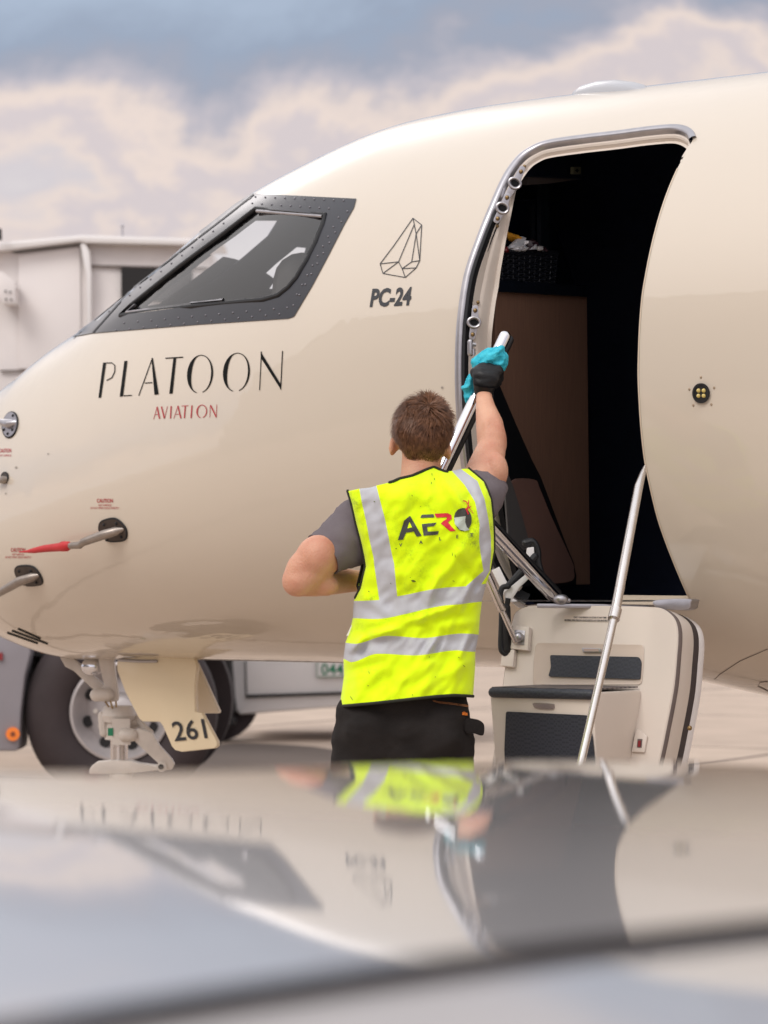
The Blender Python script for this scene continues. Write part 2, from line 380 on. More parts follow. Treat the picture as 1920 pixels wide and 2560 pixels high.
# ------------------------------------------------------------------ ground
def sheet(name, x0, x1, y0, y1, z, m, kind='structure'):
    me = bpy.data.meshes.new(name); me.from_pydata([(x0, y0, z), (x1, y0, z), (x1, y1, z), (x0, y1, z)], [], [(0, 1, 2, 3)]); me.materials.append(m)
    o = bpy.data.objects.new(name, me); COL.objects.link(o); o['kind'] = kind; return o
def ground_mat():
    m = bpy.data.materials.new('apron_concrete'); m.use_nodes = True; t = m.node_tree; b = t.nodes['Principled BSDF']; b.inputs['Roughness'].default_value = .85
    tc = t.nodes.new('ShaderNodeTexCoord'); mp = t.nodes.new('ShaderNodeMapping'); t.links.new(tc.outputs['Object'], mp.inputs[0]); mp.inputs['Rotation'].default_value = (0, 0, R(27))
    mp.inputs['Location'].default_value = (1.3, 2.2, 0)
    bk = t.nodes.new('ShaderNodeTexBrick'); bk.offset = 0; bk.inputs['Scale'].default_value = 1; bk.inputs['Brick Width'].default_value = 6; bk.inputs['Row Height'].default_value = 6
    bk.inputs['Mortar Size'].default_value = .05; bk.inputs['Mortar Smooth'].default_value = .2; t.links.new(mp.outputs[0], bk.inputs[0])
    bk.inputs['Color1'].default_value = lin(186, 167, 150); bk.inputs['Color2'].default_value = lin(179, 160, 144); bk.inputs['Mortar'].default_value = lin(108, 94, 84)
    nz = t.nodes.new('ShaderNodeTexNoise'); nz.inputs['Scale'].default_value = 1.2; nz.inputs['Detail'].default_value = 9; nz.inputs['Roughness'].default_value = .65; t.links.new(tc.outputs['Object'], nz.inputs[0])
    mr = t.nodes.new('ShaderNodeMapRange'); t.links.new(nz.outputs[0], mr.inputs[0]); mr.inputs[1].default_value = .3; mr.inputs[2].default_value = .7; mr.inputs[3].default_value = .78; mr.inputs[4].default_value = 1.08
    mx = t.nodes.new('ShaderNodeMixRGB'); mx.blend_type = 'MULTIPLY'; mx.inputs[0].default_value = 1; t.links.new(bk.outputs[0], mx.inputs[1]); t.links.new(mr.outputs[0], mx.inputs[2])
    t.links.new(mx.outputs[0], b.inputs['Base Color'])
    bp = t.nodes.new('ShaderNodeBump'); bp.inputs['Strength'].default_value = .3; bp.inputs['Distance'].default_value = .01; t.links.new(nz.outputs[0], bp.inputs['Height']); t.links.new(bp.outputs[0], b.inputs['Normal'])
    return m
sheet('ground', -900, 900, -900, 900, 0, ground_mat())

wp_ = [onplane(x, y, Vector((0, 0, .004)), UPZ) for x, y in ()] if False else None
def gp(x, y, z=.004): d = ray(x, y); return CAM + d * ((z - CAMZ) / d.z)
me = bpy.data.meshes.new('painted_shadow'); _o = [(340, 1990), (380, 1905), (440, 1872), (520, 1862), (600, 1857), (690, 1860), (780, 1866), (860, 1878), (960, 1900), (1040, 1940), (1060, 2010), (700, 2030)]
me.from_pydata([tuple(gp(*p)) for p in _o], [], [tuple(range(len(_o)))]); me.materials.append(mat('painted_shadow_tone', (96, 84, 76), .9, noise_amt=.2, noise_scale=.8)); o = bpy.data.objects.new('painted_shadow', me); COL.objects.link(o); o['kind'] = 'structure'  # vehicle shadow painted on the apron as a dark flat sheet

# ------------------------------------------------------------------ aircraft body shape
YAW = R(35); AE = Vector((math.cos(YAW), -math.sin(YAW), 0)); AN = Vector((-math.sin(YAW), -math.cos(YAW), 0)); AC = Vector((1.073, 9.394, 0)); UZ = Vector((0, 0, 1))
S_ = [-3.62, -3.5, -3.2, -2.8, -2.4, -2.0, -1.7, -1.4, -1.1, -.8, -.5, -.1, .3, .8, 1.5, 4, 7.0, 9.5, 12.5]
W_ = [.03, .12, .36, .55, .69, .79, .85, .895, .925, .945, .96, .97, .97, .97, .97, .97, .9, .6, .12]
Z_ = [1.38, 1.42, 1.46, 1.5, 1.56, 1.64, 1.7, 1.76, 1.82, 1.87, 1.91, 1.94, 1.95, 1.95, 1.95, 1.95, 2.02, 2.3, 2.7]
T_ = [1.43, 1.507, 1.931, 2.176, 2.348, 2.558, 2.725, 2.831, 2.908, 2.935, 2.941, 2.939, 2.937, 2.937, 2.935, 2.935, 2.93, 2.93, 2.85]
B_ = [1.33, 1.232, 1.1, .985, .984, .982, .981, .979, .976, .974, .969, .957, .893, .80, .75, .74, .95, 1.7, 2.55]
GT = np.gradient
def cub(ys, x, xs=np.array(S_), cache={}):
    k = id(ys)
    if k not in cache: cache[k] = (np.array(ys, float), GT(np.array(ys, float), xs))
    ys, m = cache[k]; x = np.asarray(x, float); i = np.clip(np.searchsorted(xs, x) - 1, 0, len(xs) - 2); h = xs[i + 1] - xs[i]; t = (x - xs[i]) / h
    return (2 * t**3 - 3 * t**2 + 1) * ys[i] + (t**3 - 2 * t**2 + t) * h * m[i] + (-2 * t**3 + 3 * t**2) * ys[i + 1] + (t**3 - t**2) * h * m[i + 1]
EXP = 2 / 2.15
def fus(s, th, off=0.0):
    """points on the hull; s along the axis, th round the section (0 = camera side, pi/2 = crown)"""
    s = np.asarray(s, float); th = np.asarray(th, float)
    w = cub(W_, s); zc = cub(Z_, s); zt = cub(T_, s); zb = cub(B_, s); c = np.cos(th); sn = np.sin(th)
    cc = np.sign(c) * np.abs(c) ** EXP; ss = np.sign(sn) * np.abs(sn) ** EXP
    t = w * cc; z = zc + np.where(ss > 0, zt - zc, zc - zb) * ss
    return np.stack([AC.x + s * AE.x + t * AN.x, AC.y + s * AE.y + t * AN.y, z], -1)
def loc_s(Pt):
    d = Pt - np.array([AC.x, AC.y, 0]); return d[..., 0] * AE.x + d[..., 1] * AE.y, d[..., 0] * AN.x + d[..., 1] * AN.y, Pt[..., 2]
def fus_normal(Pt):
    s, t, z = loc_s(Pt); w = cub(W_, s); zc = cub(Z_, s); zt = cub(T_, s); zb = cub(B_, s)
    a = np.clip(t / w, -1.2, 1.2); h = np.where(z > zc, zt - zc, zc - zb); b = (z - zc) / h
    th = np.arctan2(np.sign(b) * np.abs(b) ** (1 / EXP), np.sign(a) * np.abs(a) ** (1 / EXP)); r = np.abs(a) ** (2 / EXP) + np.abs(b) ** (2 / EXP)
    d = 1e-3; nn = np.cross(fus(s + d, th) - fus(s - d, th), fus(s, th + d * 3) - fus(s, th - d * 3)); nn /= np.linalg.norm(nn, axis=-1, keepdims=True) + 1e-12
    return nn, r
NS, NT = 300, 176
ss_ = np.concatenate([np.linspace(-3.62, -3.3, 14)[:-1], np.linspace(-3.3, 2.2, NS - 60), np.linspace(2.2, 12.5, 48)[1:]]); NS = len(ss_)
tt_ = np.linspace(-math.pi, math.pi, NT, endpoint=False) + .013
G = fus(ss_[:, None], tt_[None, :])
hv = [tuple(v) for v in G.reshape(-1, 3)]
hf = [(i * NT + k, (i + 1) * NT + k, (i + 1) * NT + (k + 1) % NT, i * NT + (k + 1) % NT) for i in range(NS - 1) for k in range(NT)]
hf += [tuple(range(NT)), tuple((NS - 1) * NT + k for k in range(NT))[::-1]]
HULL = BVHTree.FromPolygons([Vector(v) for v in hv], hf)
def hull(x, y):
    h, nn = bvh_hit(HULL, x, y); return h, nn
def mirror(p): d = (p - AC).dot(AN); return p - AN * (2 * d)

jet = thing('private_jet', 'cream business jet with open cabin door and folded down airstair', 'aircraft', (AC.x, AC.y, 0))
JB = Vector((AC.x, AC.y, 0))

DOOR = [(1733, 348), (1722, 330), (1688, 320), (1620, 325), (1545, 335), (1460, 345), (1377, 357), (1337, 370), (1298, 397), (1263, 448), (1228, 527), (1199, 600),
        (1169, 690), (1153, 794), (1148, 870), (1147, 942), (1149, 1010), (1154, 1080), (1162, 1160), (1176, 1245), (1196, 1330), (1222, 1405), (1250, 1458), (1280, 1494), (1312, 1512), (1345, 1518),
        (1530, 1518), (1700, 1518), (1726, 1514), (1723, 1498), (1703, 1452), (1683, 1404), (1663, 1352), (1644, 1296), (1628, 1232), (1612, 1155), (1603, 1080), (1598, 1010), (1595, 940), (1596, 880), (1599, 810), (1605, 740),
        (1614, 685), (1625, 630), (1638, 576), (1654, 521), (1673, 468), (1693, 422), (1713, 385)]
WIN = [(640, 522), (815, 538), (808, 560), (790, 605), (768, 650), (742, 694), (722, 718), (697, 738), (660, 749), (480, 766), (302, 789), (330, 762), (450, 666), (560, 584)]   # glass opening
def prism(px, d_out, d_in, mir=False):
    pts = [hull(*p)[0] for p in px]
    if mir: pts = [mirror(p) for p in pts]
    a = -1 if mir else 1; mb = MB(); mb.slab([p + AN * d_out * a for p in pts], -AN * (d_out + d_in) * a)
    me = bpy.data.meshes.new('cut'); me.from_pydata(mb.v, [], mb.f); bm = bmesh.new(); bm.from_mesh(me); bmesh.ops.triangulate(bm, faces=[f for f in bm.faces if len(f.verts) > 4]); bmesh.ops.recalc_face_normals(bm, faces=bm.faces); bm.to_mesh(me); bm.free()
    o = bpy.data.objects.new('cut', me); COL.objects.link(o); return o
cuts = [prism(DOOR, .5, .42), prism(WIN, .4, .3)]
def far_cut(px):
    pts = []
    for p in px:
        d = ray(*p); h = HULL.ray_cast(CAM, d)[0]; h2 = HULL.ray_cast(h + d * .15, d)[0]; pts.append(h2)
    d = ray(*px[0]); mb = MB(); mb.slab([p - d * .16 for p in pts], d * .5); me = bpy.data.meshes.new('cut'); me.from_pydata(mb.v, [], mb.f); bm = bmesh.new(); bm.from_mesh(me); bmesh.ops.triangulate(bm, faces=[f for f in bm.faces if len(f.verts) > 4]); bmesh.ops.recalc_face_normals(bm, faces=bm.faces); bm.to_mesh(me); bm.free()
    o = bpy.data.objects.new('cut', me); COL.objects.link(o); return o
FARW = [[(345, 768), (430, 700), (520, 630), (600, 566), (630, 552), (692, 552), (668, 590), (610, 640), (530, 705), (450, 752)], [(622, 722), (690, 660), (742, 618), (764, 620), (756, 650), (738, 680), (715, 706), (690, 722)]]
cuts += [far_cut(f_) for f_ in FARW]
# windscreen opening ahead of the side window, on both sides of the centre post
def ws_cut(sgn):
    pts = []
    for s_, th in [(-2.66, 88), (-2.10, 88), (-2.04, 62), (-2.46, 44), (-2.74, 56)]:
        p = Vector(fus(s_, R(th))); pts.append(p if sgn > 0 else mirror(p))
    nn = (AE * -.6 + UZ * .8); mb = MB(); mb.slab([p + nn * .3 for p in pts], -nn * .55); me = bpy.data.meshes.new('cut'); me.from_pydata(mb.v, [], mb.f)
    bm = bmesh.new(); bm.from_mesh(me); bmesh.ops.triangulate(bm, faces=[f for f in bm.faces if len(f.verts) > 4]); bmesh.ops.recalc_face_normals(bm, faces=bm.faces); bm.to_mesh(me); bm.free()
    o = bpy.data.objects.new('cut', me); COL.objects.link(o); return o
me = bpy.data.meshes.new('fuselage'); me.from_pydata(hv, [], hf); me.materials.append(M['cream']); me.materials.append(M['inner'])
bm = bmesh.new(); bm.from_mesh(me); bmesh.ops.recalc_face_normals(bm, faces=bm.faces); bm.to_mesh(me); bm.free()
fo = bpy.data.objects.new('fuselage', me); COL.objects.link(fo)
sm = fo.modifiers.new('s', 'SOLIDIFY'); sm.thickness = .05; sm.offset = -1; sm.material_offset = 1; sm.material_offset_rim = 1
for c in cuts:
    b = fo.modifiers.new('b', 'BOOLEAN'); b.operation = 'DIFFERENCE'; b.object = c; b.solver = 'EXACT'; b.material_mode = 'INDEX'
dg = bpy.context.evaluated_depsgraph_get()
me2 = bpy.data.meshes.new_from_object(fo.evaluated_get(dg)); fo.modifiers.clear()
for c in cuts: bpy.data.objects.remove(c)
me2.materials.clear(); me2.materials.append(M['cream']); me2.materials.append(M['inner'])
co = np.zeros(len(me2.vertices) * 3); me2.vertices.foreach_get('co', co); co = co.reshape(-1, 3)
vn, vr = fus_normal(co)
ln = []; mi = [0] * len(me2.polygons)
lv = np.zeros(len(me2.loops), int); me2.loops.foreach_get('vertex_index', lv)
for p in me2.polygons:
    fn = np.array(p.normal); vs = lv[p.loop_start:p.loop_start + p.loop_total]
    outer = all(abs(vr[v] - 1) < .012 for v in vs) and float(vn[vs].mean(0) @ fn) > .8
    for v in vs: ln.append(tuple(vn[v]) if outer else tuple(fn))
    mi[p.index] = 0 if outer else 1
me2.polygons.foreach_set('material_index', mi)
me2.transform(Matrix.Translation(-JB)); me2.shade_smooth(); me2.normals_split_custom_set(ln)
fo.data = me2; me2.name = 'fuselage'; fo.parent = jet
print('fuselage faces', len(me2.polygons), 'outer', mi.count(0))

# ---- cockpit side window
SUR = [(631, 485), (892, 498), (886, 520), (862, 562), (822, 640), (782, 715), (736, 792), (722, 797), (500, 812), (232, 834), (180, 843), (168, 841), (215, 803), (290, 742), (400, 655), (500, 580), (590, 510)]
W_in = [(640, 522), (815, 538), (808, 560), (790, 605), (768, 650), (742, 694), (722, 718), (697, 738), (660, 749), (480, 766), (302, 789), (330, 762), (450, 666), (560, 584)]
cw = MB(); decal(cw, [SUR, W_in], HULL, .003, 12); cwo = cw.build('cockpit_window', M['navy'], jet, smooth=True)
fr = MB()
path = [hull(*p)[0] for p in [W_in[i] for i in range(len(W_in))]]; path.append(path[0]); path.append(path[1])
fr.tube([p + AN * .002 for p in path], .009, 8, caps=False); fr.build('window_seal', M['rubber'], cwo)
fr = MB(); inn = [(644, 528), (808, 541), (784, 604), (762, 648), (737, 690), (718, 712), (694, 731), (658, 741), (480, 758), (318, 781), (340, 762), (456, 668), (564, 590)]
fr.tube([hull(*p)[0] + AN * .004 for p in inn[:2]], .006, 8); fr.tube([hull(*p)[0] + AN * .004 for p in [inn[8], (560, 750), inn[9], inn[10]]], .0055, 8); fr.build('window_trim', M['silver'], cwo)
gl = MB(); decal(gl, [[p for p in W_in]], HULL, -.006, 25); gl.build('window_pane', M['glass'], cwo)
scr0 = MB(); scr0.ellipsoid((0, 0, 0), .0038, .0038, .0038, 8, 5); scr_me = None
rows = [[(640 + i * 24.5, 494 + i * 1.0) for i in range(10)], [(632 + i * 24, 510 + i * 1.6) for i in range(9)], [(848 - i * 13, 545 + i * 24) for i in range(9)], [(870 - i * 15, 530 + i * 26) for i in range(10)],
        [(720 - i * 34, 770 + i * 3.2) for i in range(13)], [(700 - i * 34, 786 + i * 3.4) for i in range(13)], [(560 - i * 26, 560 + i * 20) for i in range(12)]]
for rw in rows:
    for p in rw:
        if inside(p[0], p[1], [SUR]) and not inside(p[0], p[1], [W_in]):
            h, nn = hull(*p)
            if scr_me is None: scr_o = scr0.build('screw', mat('screw_steel', (120, 118, 124), .35, .8), None); scr_me = scr_o.data; bpy.data.objects.remove(scr_o)
            so = bpy.data.objects.new('screw', scr_me); COL.objects.link(so); so.parent = cwo; so.location = h + nn * .003 - JB
# split line between windscreen frame and side window frame
ln_ = MB()
decal(ln_, [stroke([(636, 488), (560, 548), (440, 640), (330, 725), (234, 833)], 3.2)], HULL, .0045, 10); ln_.build('frame_joint', M['rubber'], cwo, smooth=False)
# windscreen: dark surround, glass, bright weather strip running down the nose
def on_hull_patch(name, st, m, off, parent, sgn=1, n=10, hole=None):
    q = [np.array(a, float) for a in st]; mb = MB(); V = []
    for i in range(n + 1):
        for j in range(n + 1):
            u, v = i / n, j / n; a = q[0] * (1 - u) * (1 - v) + q[1] * u * (1 - v) + q[2] * u * v + q[3] * (1 - u) * v
            p = Vector(fus(a[0], R(a[1]))); p2 = Vector(fus_normal(np.array(p))[0]); p = p + p2 * off; V.append(p if sgn > 0 else mirror(p))
    mb.add(V, [(i * (n + 1) + j, (i + 1) * (n + 1) + j, (i + 1) * (n + 1) + j + 1, i * (n + 1) + j + 1) for i in range(n) for j in range(n)]); return mb.build(name, m, parent)
for sg_ in (1, -1): on_hull_patch('windscreen', [(-2.62, 88), (-2.08, 88), (-2.06, 66), (-2.42, 52)], M['navy'], .002, jet, sg_)
# cockpit interior: glareshield, seat backs, pillar
ci = MB()
for s_, hw in ((-2.62, .3), (-2.45, .42), (-2.3, .5)):
    pass
def J(s_, t_, z_): return AC + AE * s_ + AN * t_ + UZ * z_
ci.add([J(-2.75, .45, 1.93), J(-2.75, -.45, 1.93), J(-2.2, -.62, 2.0), J(-2.2, .62, 2.0), J(-2.2, .62, 1.5), J(-2.2, -.62, 1.5), J(-2.75, .45, 1.5), J(-2.75, -.45, 1.5)], [(0, 1, 2, 3), (3, 2, 5, 4), (0, 3, 4, 6), (1, 2, 5, 7), (0, 1, 7, 6)])
ci.tube([J(-2.2, .62, 2.0), J(-2.12, .3, 2.06), J(-2.12, 0, 2.07), J(-2.12, -.3, 2.06), J(-2.2, -.62, 2.0)], .035, 10)
ci.build('glareshield', mat('glareshield', (34, 36, 40), .6), jet)
for t_ in (.38, -.38):
    q = MB(); q.tube([J(-1.55, t_, 1.4), J(-1.48, t_, 1.75), J(-1.42, t_, 2.08)], [.2, .23, .19], 14, flat=.35, roundcap=True); q.tube([J(-1.42, t_, 2.2), J(-1.40, t_, 2.34)], .1, 12, flat=.5, roundcap=True)
    q.build('pilot_seat', mat('seat_leather', (70, 66, 64), .6), jet)

# ---- cabin interior seen through the door
cab = thing_part = None
def Splane(x, y, s_): return onplane(x, y, AC + AE * s_, AE)
def Tplane(x, y, t_): return onplane(x, y, AC + AN * t_, AN)
k = MB(); front = [(1240, 724), (1468, 738), (1476, 1462), (1345, 1462), (1290, 1330), (1239, 1180)]
L0 = [Splane(*p, -.33) for p in front]; k.slab(L0, -AE * .42); cabo = k.build('galley_cabinet', M['wood'], jet, smooth=False, bevel=.004)
k = MB(); L0 = [Splane(*p, -.315) for p in [(1232, 698), (1470, 716), (1470, 742), (1232, 728)]]; k.slab(L0, -AE * .45); k.build('countertop', M['counter'], cabo, smooth=False)
# tall dark panelling behind: rear bulkhead of the galley recess, overhead locker
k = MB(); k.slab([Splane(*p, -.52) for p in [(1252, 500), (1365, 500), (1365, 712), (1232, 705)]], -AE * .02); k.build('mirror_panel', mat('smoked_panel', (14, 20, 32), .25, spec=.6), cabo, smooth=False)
k = MB(); k.slab([Splane(*p, -.50) for p in [(1352, 460), (1374, 460), (1374, 700), (1352, 700)]], -AE * .015); k.build('edge_strip', mat('edge_strip', (30, 38, 46), .4), cabo, smooth=False)
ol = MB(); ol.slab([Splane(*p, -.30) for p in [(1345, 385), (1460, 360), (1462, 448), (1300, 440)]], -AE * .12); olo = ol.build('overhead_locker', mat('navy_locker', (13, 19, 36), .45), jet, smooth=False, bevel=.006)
k = MB(); k.slab([Splane(*p, -.28) for p in [(1433, 417), (1452, 417), (1452, 435), (1433, 435)]], -AE * .01); sg = k.build('locker_switch', mat('switch_plate', (112, 112, 92), .5), olo, smooth=False)
k = MB(); k.slab([Splane(*p, -.276) for p in [(1441, 422), (1444, 422), (1444, 431), (1441, 431)]], AE * .001); k.slab([Splane(*p, -.274) for p in [(1438, 425), (1447, 425), (1447, 428), (1438, 428)]], AE * .001); k.build('cross_mark', M['black_in'], sg, smooth=False)
k = MB(); k.slab([Splane(*p, -.32) for p in [(1320, 440), (1445, 449), (1380, 458), (1318, 462)]], -AE * .02); k.build('locker_lip', mat('locker_lip', (86, 78, 76), .5), olo, smooth=False)
# black curved closing panel in front of the cabinet with the brown inset
ps = [(1236, 940), (1250, 965), (1290, 1060), (1330, 1150), (1352, 1192), (1372, 1245), (1400, 1320), (1420, 1372), (1435, 1408), (1441, 1440), (1440, 1462), (1380, 1466), (1300, 1466), (1262, 1300), (1240, 1180), (1232, 1060)]
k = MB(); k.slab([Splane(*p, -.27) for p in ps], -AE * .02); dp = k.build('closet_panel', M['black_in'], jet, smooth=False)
ps2 = spline([(1281, 1202), (1336, 1199), (1350, 1222), (1378, 1290), (1428, 1398), (1435, 1425), (1430, 1452), (1372, 1458), (1345, 1440), (1312, 1360), (1290, 1260)], 4, True)
k = MB(); k.slab([Splane(*p, -.263) for p in ps2], -AE * .004); k.build('inset_panel', mat('brown_inset', (104, 78, 70), .5, noise_amt=.1), dp, smooth=False)
ps3 = spline([(1262, 1190), (1275, 1195), (1300, 1270), (1322, 1350), (1328, 1372), (1276, 1372), (1270, 1320)], 4, True)
k = MB(); k.slab([Splane(*p, -.255) for p in ps3], -AE * .006); k.build('grey_cover', mat('grey_cover', (74, 72, 72), .5), dp, smooth=False)
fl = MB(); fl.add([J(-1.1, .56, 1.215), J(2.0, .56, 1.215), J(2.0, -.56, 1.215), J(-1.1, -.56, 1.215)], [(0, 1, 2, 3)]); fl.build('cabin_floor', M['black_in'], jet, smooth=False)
def bulkhead(s0):
    q = MB(); lp_ = [Vector(p) - (Vector(p) - J(s0, 0, 1.95)).normalized() * .06 for p in fus(np.full(60, s0), np.linspace(-math.pi, math.pi, 60, endpoint=False))]
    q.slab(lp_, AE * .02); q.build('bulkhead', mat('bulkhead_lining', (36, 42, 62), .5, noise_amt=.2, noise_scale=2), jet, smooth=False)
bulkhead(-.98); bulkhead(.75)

# ---- door frame: aluminium lip, dark seal and cream jamb swept round the opening
dpts = [hull(*p)[0] for p in DOOR]
def dsub(i0, i1, n=5):
    q = [tuple(dpts[i % len(dpts)]) for i in range(i0, i1 + 1)]; return [Vector(p) for p in spline(q, n)]
def sweep(mb, pts, a, b, mi=0, top=1.0):
    """strip between two profile offsets (inset, depth) along the door edge"""
    cen = J(0, .95, 1.95); V = []
    for i, p in enumerate(pts):
        t = (pts[min(i + 1, len(pts) - 1)] - pts[max(i - 1, 0)]).normalized(); nn = Vector(fus_normal(np.array(p))[0]); w = t.cross(nn).normalized()
        if w.dot(cen - p) < 0: w = -w
        V.append((p, w, nn))
    prof = a; vv = []
    for p, w, nn in V:
        kk = 1 - (1 - top) * min(1, max(0, (nn.z - .25) / .3)); vv += [p + w * (x_ * (.55 + .45 * kk) if y_ < -.02 else x_) + nn * (y_ * kk if y_ < -.02 else y_) for x_, y_ in prof]
    m_ = len(prof); mb.add(vv, [(i * m_ + j, i * m_ + j + 1, (i + 1) * m_ + j + 1, (i + 1) * m_ + j) for i in range(len(pts) - 1) for j in range(m_ - 1)], mi)
frm = MB(); pp = dsub(0, 24); sweep(frm, pp, [(-.012, .001), (-.010, .008), (0, .011), (.010, .009), (.014, .002), (.014, -.03)], None); dfo = frm.build('door_frame', M['silver'], jet, angle=50)
sl_ = MB(); pp2 = dsub(10, 24); sweep(sl_, pp2, [(.0145, .004), (.019, .006), (.023, .002), (.024, -.03)], None); sl_.build('door_seal', M['rubber'], dfo)
jm = MB(); sweep(jm, dsub(-1, 23), [(.012, -.012), (.020, -.014), (.024, -.020), (.026, -.050), (.031, -.056), (.034, -.062), (.036, -.100), (.05, -.104)], None, top=.32); jmo = jm.build('door_jamb', M['cream_panel'], dfo, angle=28)
tr_ = MB(); sweep(tr_, dsub(26, 47), [(-.004, .0015), (0, .003), (.003, -.002), (.003, -.05)], None); tr_.build('door_edge', mat('edge_paint', (196, 180, 160), .4), dfo)
# latch plates with sockets and bolts
JB_ = BVHTree.FromPolygons([Vector(v) for v in jm.v], jm.f)
def latch(cx, cy, rot, L=46, Wd=24):
    hit = lambda x, y: (P(x, y, 8.77 - (x - 1200) * .0007 - .0), None)
    def at(u, v, dz=0):   # px local -> world in a plane facing the camera, tucked against the jamb
        x = cx + u * math.cos(rot) - v * math.sin(rot); y = cy + u * math.sin(rot) + v * math.cos(rot)
        h = None; h = bvh_hit(JB_, x, y)[0]; b0 = bvh_hit(JB_, cx, cy)[0] or hull(cx, cy)[0]
        Y0 = b0.y - .035; return P(x, y, Y0) + ray(x, y) * (-dz)
    base = MB(); o = spline([(-L, -6), (-L * .8, -9), (-14, -9), (0, -15), (14, -9), (L * .8, -9), (L, -6), (L, 5), (L * .7, 8), (16, 10), (0, 15), (-16, 10), (-L * .7, 8), (-L, 5)], 4, True)
    base.slab([at(*q) for q in o], ray(cx, cy) * .02); bo = base.build('latch_plate', M['silver'], dfo, bevel=.0015)
    rg = MB(); c3 = [at(12.5 * math.cos(a), 15 * math.sin(a), .006) for a in np.linspace(0, 2 * math.pi, 25)]; rg.tube(c3, .0045, 8, caps=False); rg.build('socket_ring', M['silver'], bo)
    hl = MB(); hl.slab([at(8 * math.cos(a), 10.5 * math.sin(a), .003) for a in np.linspace(0, 2 * math.pi, 20, endpoint=False)], ray(cx, cy) * .002); hl.build('socket', M['black_in'], bo, smooth=False)
    for u in (-L * .72, L * .72):
        bt = MB(); bt.ellipsoid(at(u, 0, .004), .007, .007, .007, 10, 6); bt.build('bolt', M['brass'], bo)
latch(1287, 458, R(-62)); latch(1256, 520, R(-66), 40); latch(1185, 806, R(-84), 42)
lt = MB(); c0 = P(1181, 866, 8.62); lt.tube([P(1176, 855, 8.62), P(1176, 884, 8.62)], .009, 10, roundcap=True); lt.tube([P(1184, 872, 8.62), P(1184, 888, 8.62)], .006, 10); lt.tube([P(1170, 858, 8.62), P(1190, 862, 8.62)], .006, 10); lt.build('door_catch', M['silver'], dfo)
for q in ((1243, 565), (1195, 756), (1311, 416)):
    b0 = bvh_hit(JB_, *q)[0] or hull(*q)[0]
    bt = MB(); bt.ellipsoid(b0 - ray(*q) * .003, .006, .006, .006, 10, 6); bt.build('jamb_screw', M['brass'], dfo)
# sill
sb = MB(); sb.slab([P(x, y, 8.50) for x, y in [(1342, 1509), (1480, 1510), (1623, 1512), (1623, 1522), (1480, 1521), (1342, 1520)]], AN * -.05); sb.build('sill_hinge', M['silver'], dfo, bevel=.002)
sb = MB(); sb.add([J(-.33, .97, 1.205), J(.34, .97, 1.205), J(.34, .80, 1.21), J(-.33, .80, 1.21)], [(0, 1, 2, 3)]); sb.build('sill_plate', M['satin'], dfo)
sb = MB(); o = spline([(1640, 1500), (1722, 1497), (1727, 1510), (1722, 1522), (1700, 1526), (1660, 1522), (1635, 1515)], 5, True); sb.slab([P(x, y, 8.38) for x, y in o], AN * -.05); sb.build('sill_corner', M['silver'], dfo, bevel=.003)

# ---- lettering and small fittings on the hull
def z1(x, y): return (x / 1.7281, 450 + y / 1.7286)
G1 = []
def zs(pts): return [z1(*p) for p in pts]
G1.append([(460, 790), (447, 790), (427, 942), (438, 941)])                                   # P stem
bowl = stroke([(460, 791), (488, 791), (499, 802), (498, 830), (486, 855), (462, 866)], 3, 5); G1.append(stroke([(460, 791), (485, 791), (498, 802), (497, 830), (485, 855), (462, 867)], 4, 4))
G1.append([(539, 783), (552, 782), (533, 935), (519, 937)]); G1.append(stroke([(536, 933), (571, 931)], 4))
G1.append([(656, 770), (662, 770), (687, 926), (669, 929)]); G1.append(stroke([(657, 778), (601, 932)], 3.5)); G1.append(stroke([(627, 878), (660, 876)], 4))
G1.append([(751, 768), (763, 767), (747, 923), (733, 924)]); G1.append(stroke([(716, 771), (793, 766)], 4.5))
def letter_o(cx, cy, rx, ry, tk, sh):
    def pt(a, r, ox=0): return (cx + ox + r[0] * math.cos(a) - sh * r[1] * math.sin(a), cy + r[1] * math.sin(a))
    out = []
    # heavy lower-left crescent, thin upper/right arc, with a gap at the bottom
    A = [math.radians(a) for a in range(100, 285, 8)]; out.append([pt(a, (rx, ry)) for a in A] + [pt(a, (rx - 2 - tk * max(0, math.sin((a - A[0]) / (A[-1] - A[0]) * math.pi)), ry - 3)) for a in A[::-1]])
    B = [math.radians(a) for a in range(282, 440, 8)]; out.append([pt(a, (rx, ry)) for a in B] + [pt(a, (rx - 2.5 - tk * .35 * max(0, math.sin((a - B[0]) / (B[-1] - B[0]) * math.pi)), ry - 3.5)) for a in B[::-1]])
    return out
G1 += letter_o(866, 839, 56, 83, 17, .06); G1 += letter_o(1023, 831, 58, 84, 17, .06)
G1.append([(1128, 741), (1136, 755), (1216, 885), (1216, 907), (1128, 768)]); G1.append(stroke([(1131, 742), (1123, 908)], 3.5)); G1.append(stroke([(1222, 739), (1214, 905)], 4))
pl = MB()
for g in G1: decal(pl, [zs(g)], HULL, .0022, 9)
pl.build('company_lettering', M['black_text'], jet, smooth=False)
AV = []
def av(pts, w, w1=None): AV.append(zs(stroke(pts, w, w1)))
av([(665, 1034), (680, 982)], 2.2); av([(680, 980), (691, 1032)], 5.5); av([(671, 1014), (687, 1013)], 2.2)
av([(699, 979), (712, 1031)], 5.5); av([(712, 1031), (725, 978)], 2.2)
av([(741, 977), (738, 1031)], 5)
av([(752, 1031), (770, 978)], 2.2); av([(770, 976), (783, 1030)], 5.5); av([(759, 1013), (777, 1012)], 2.2)
av([(786, 977), (816, 975)], 2.6); av([(802, 976), (798, 1029)], 5)
av([(831, 974), (827, 1029)], 5)
for g in letter_o(873, 1000, 23, 29, 4.5, .05): AV.append(zs(g))
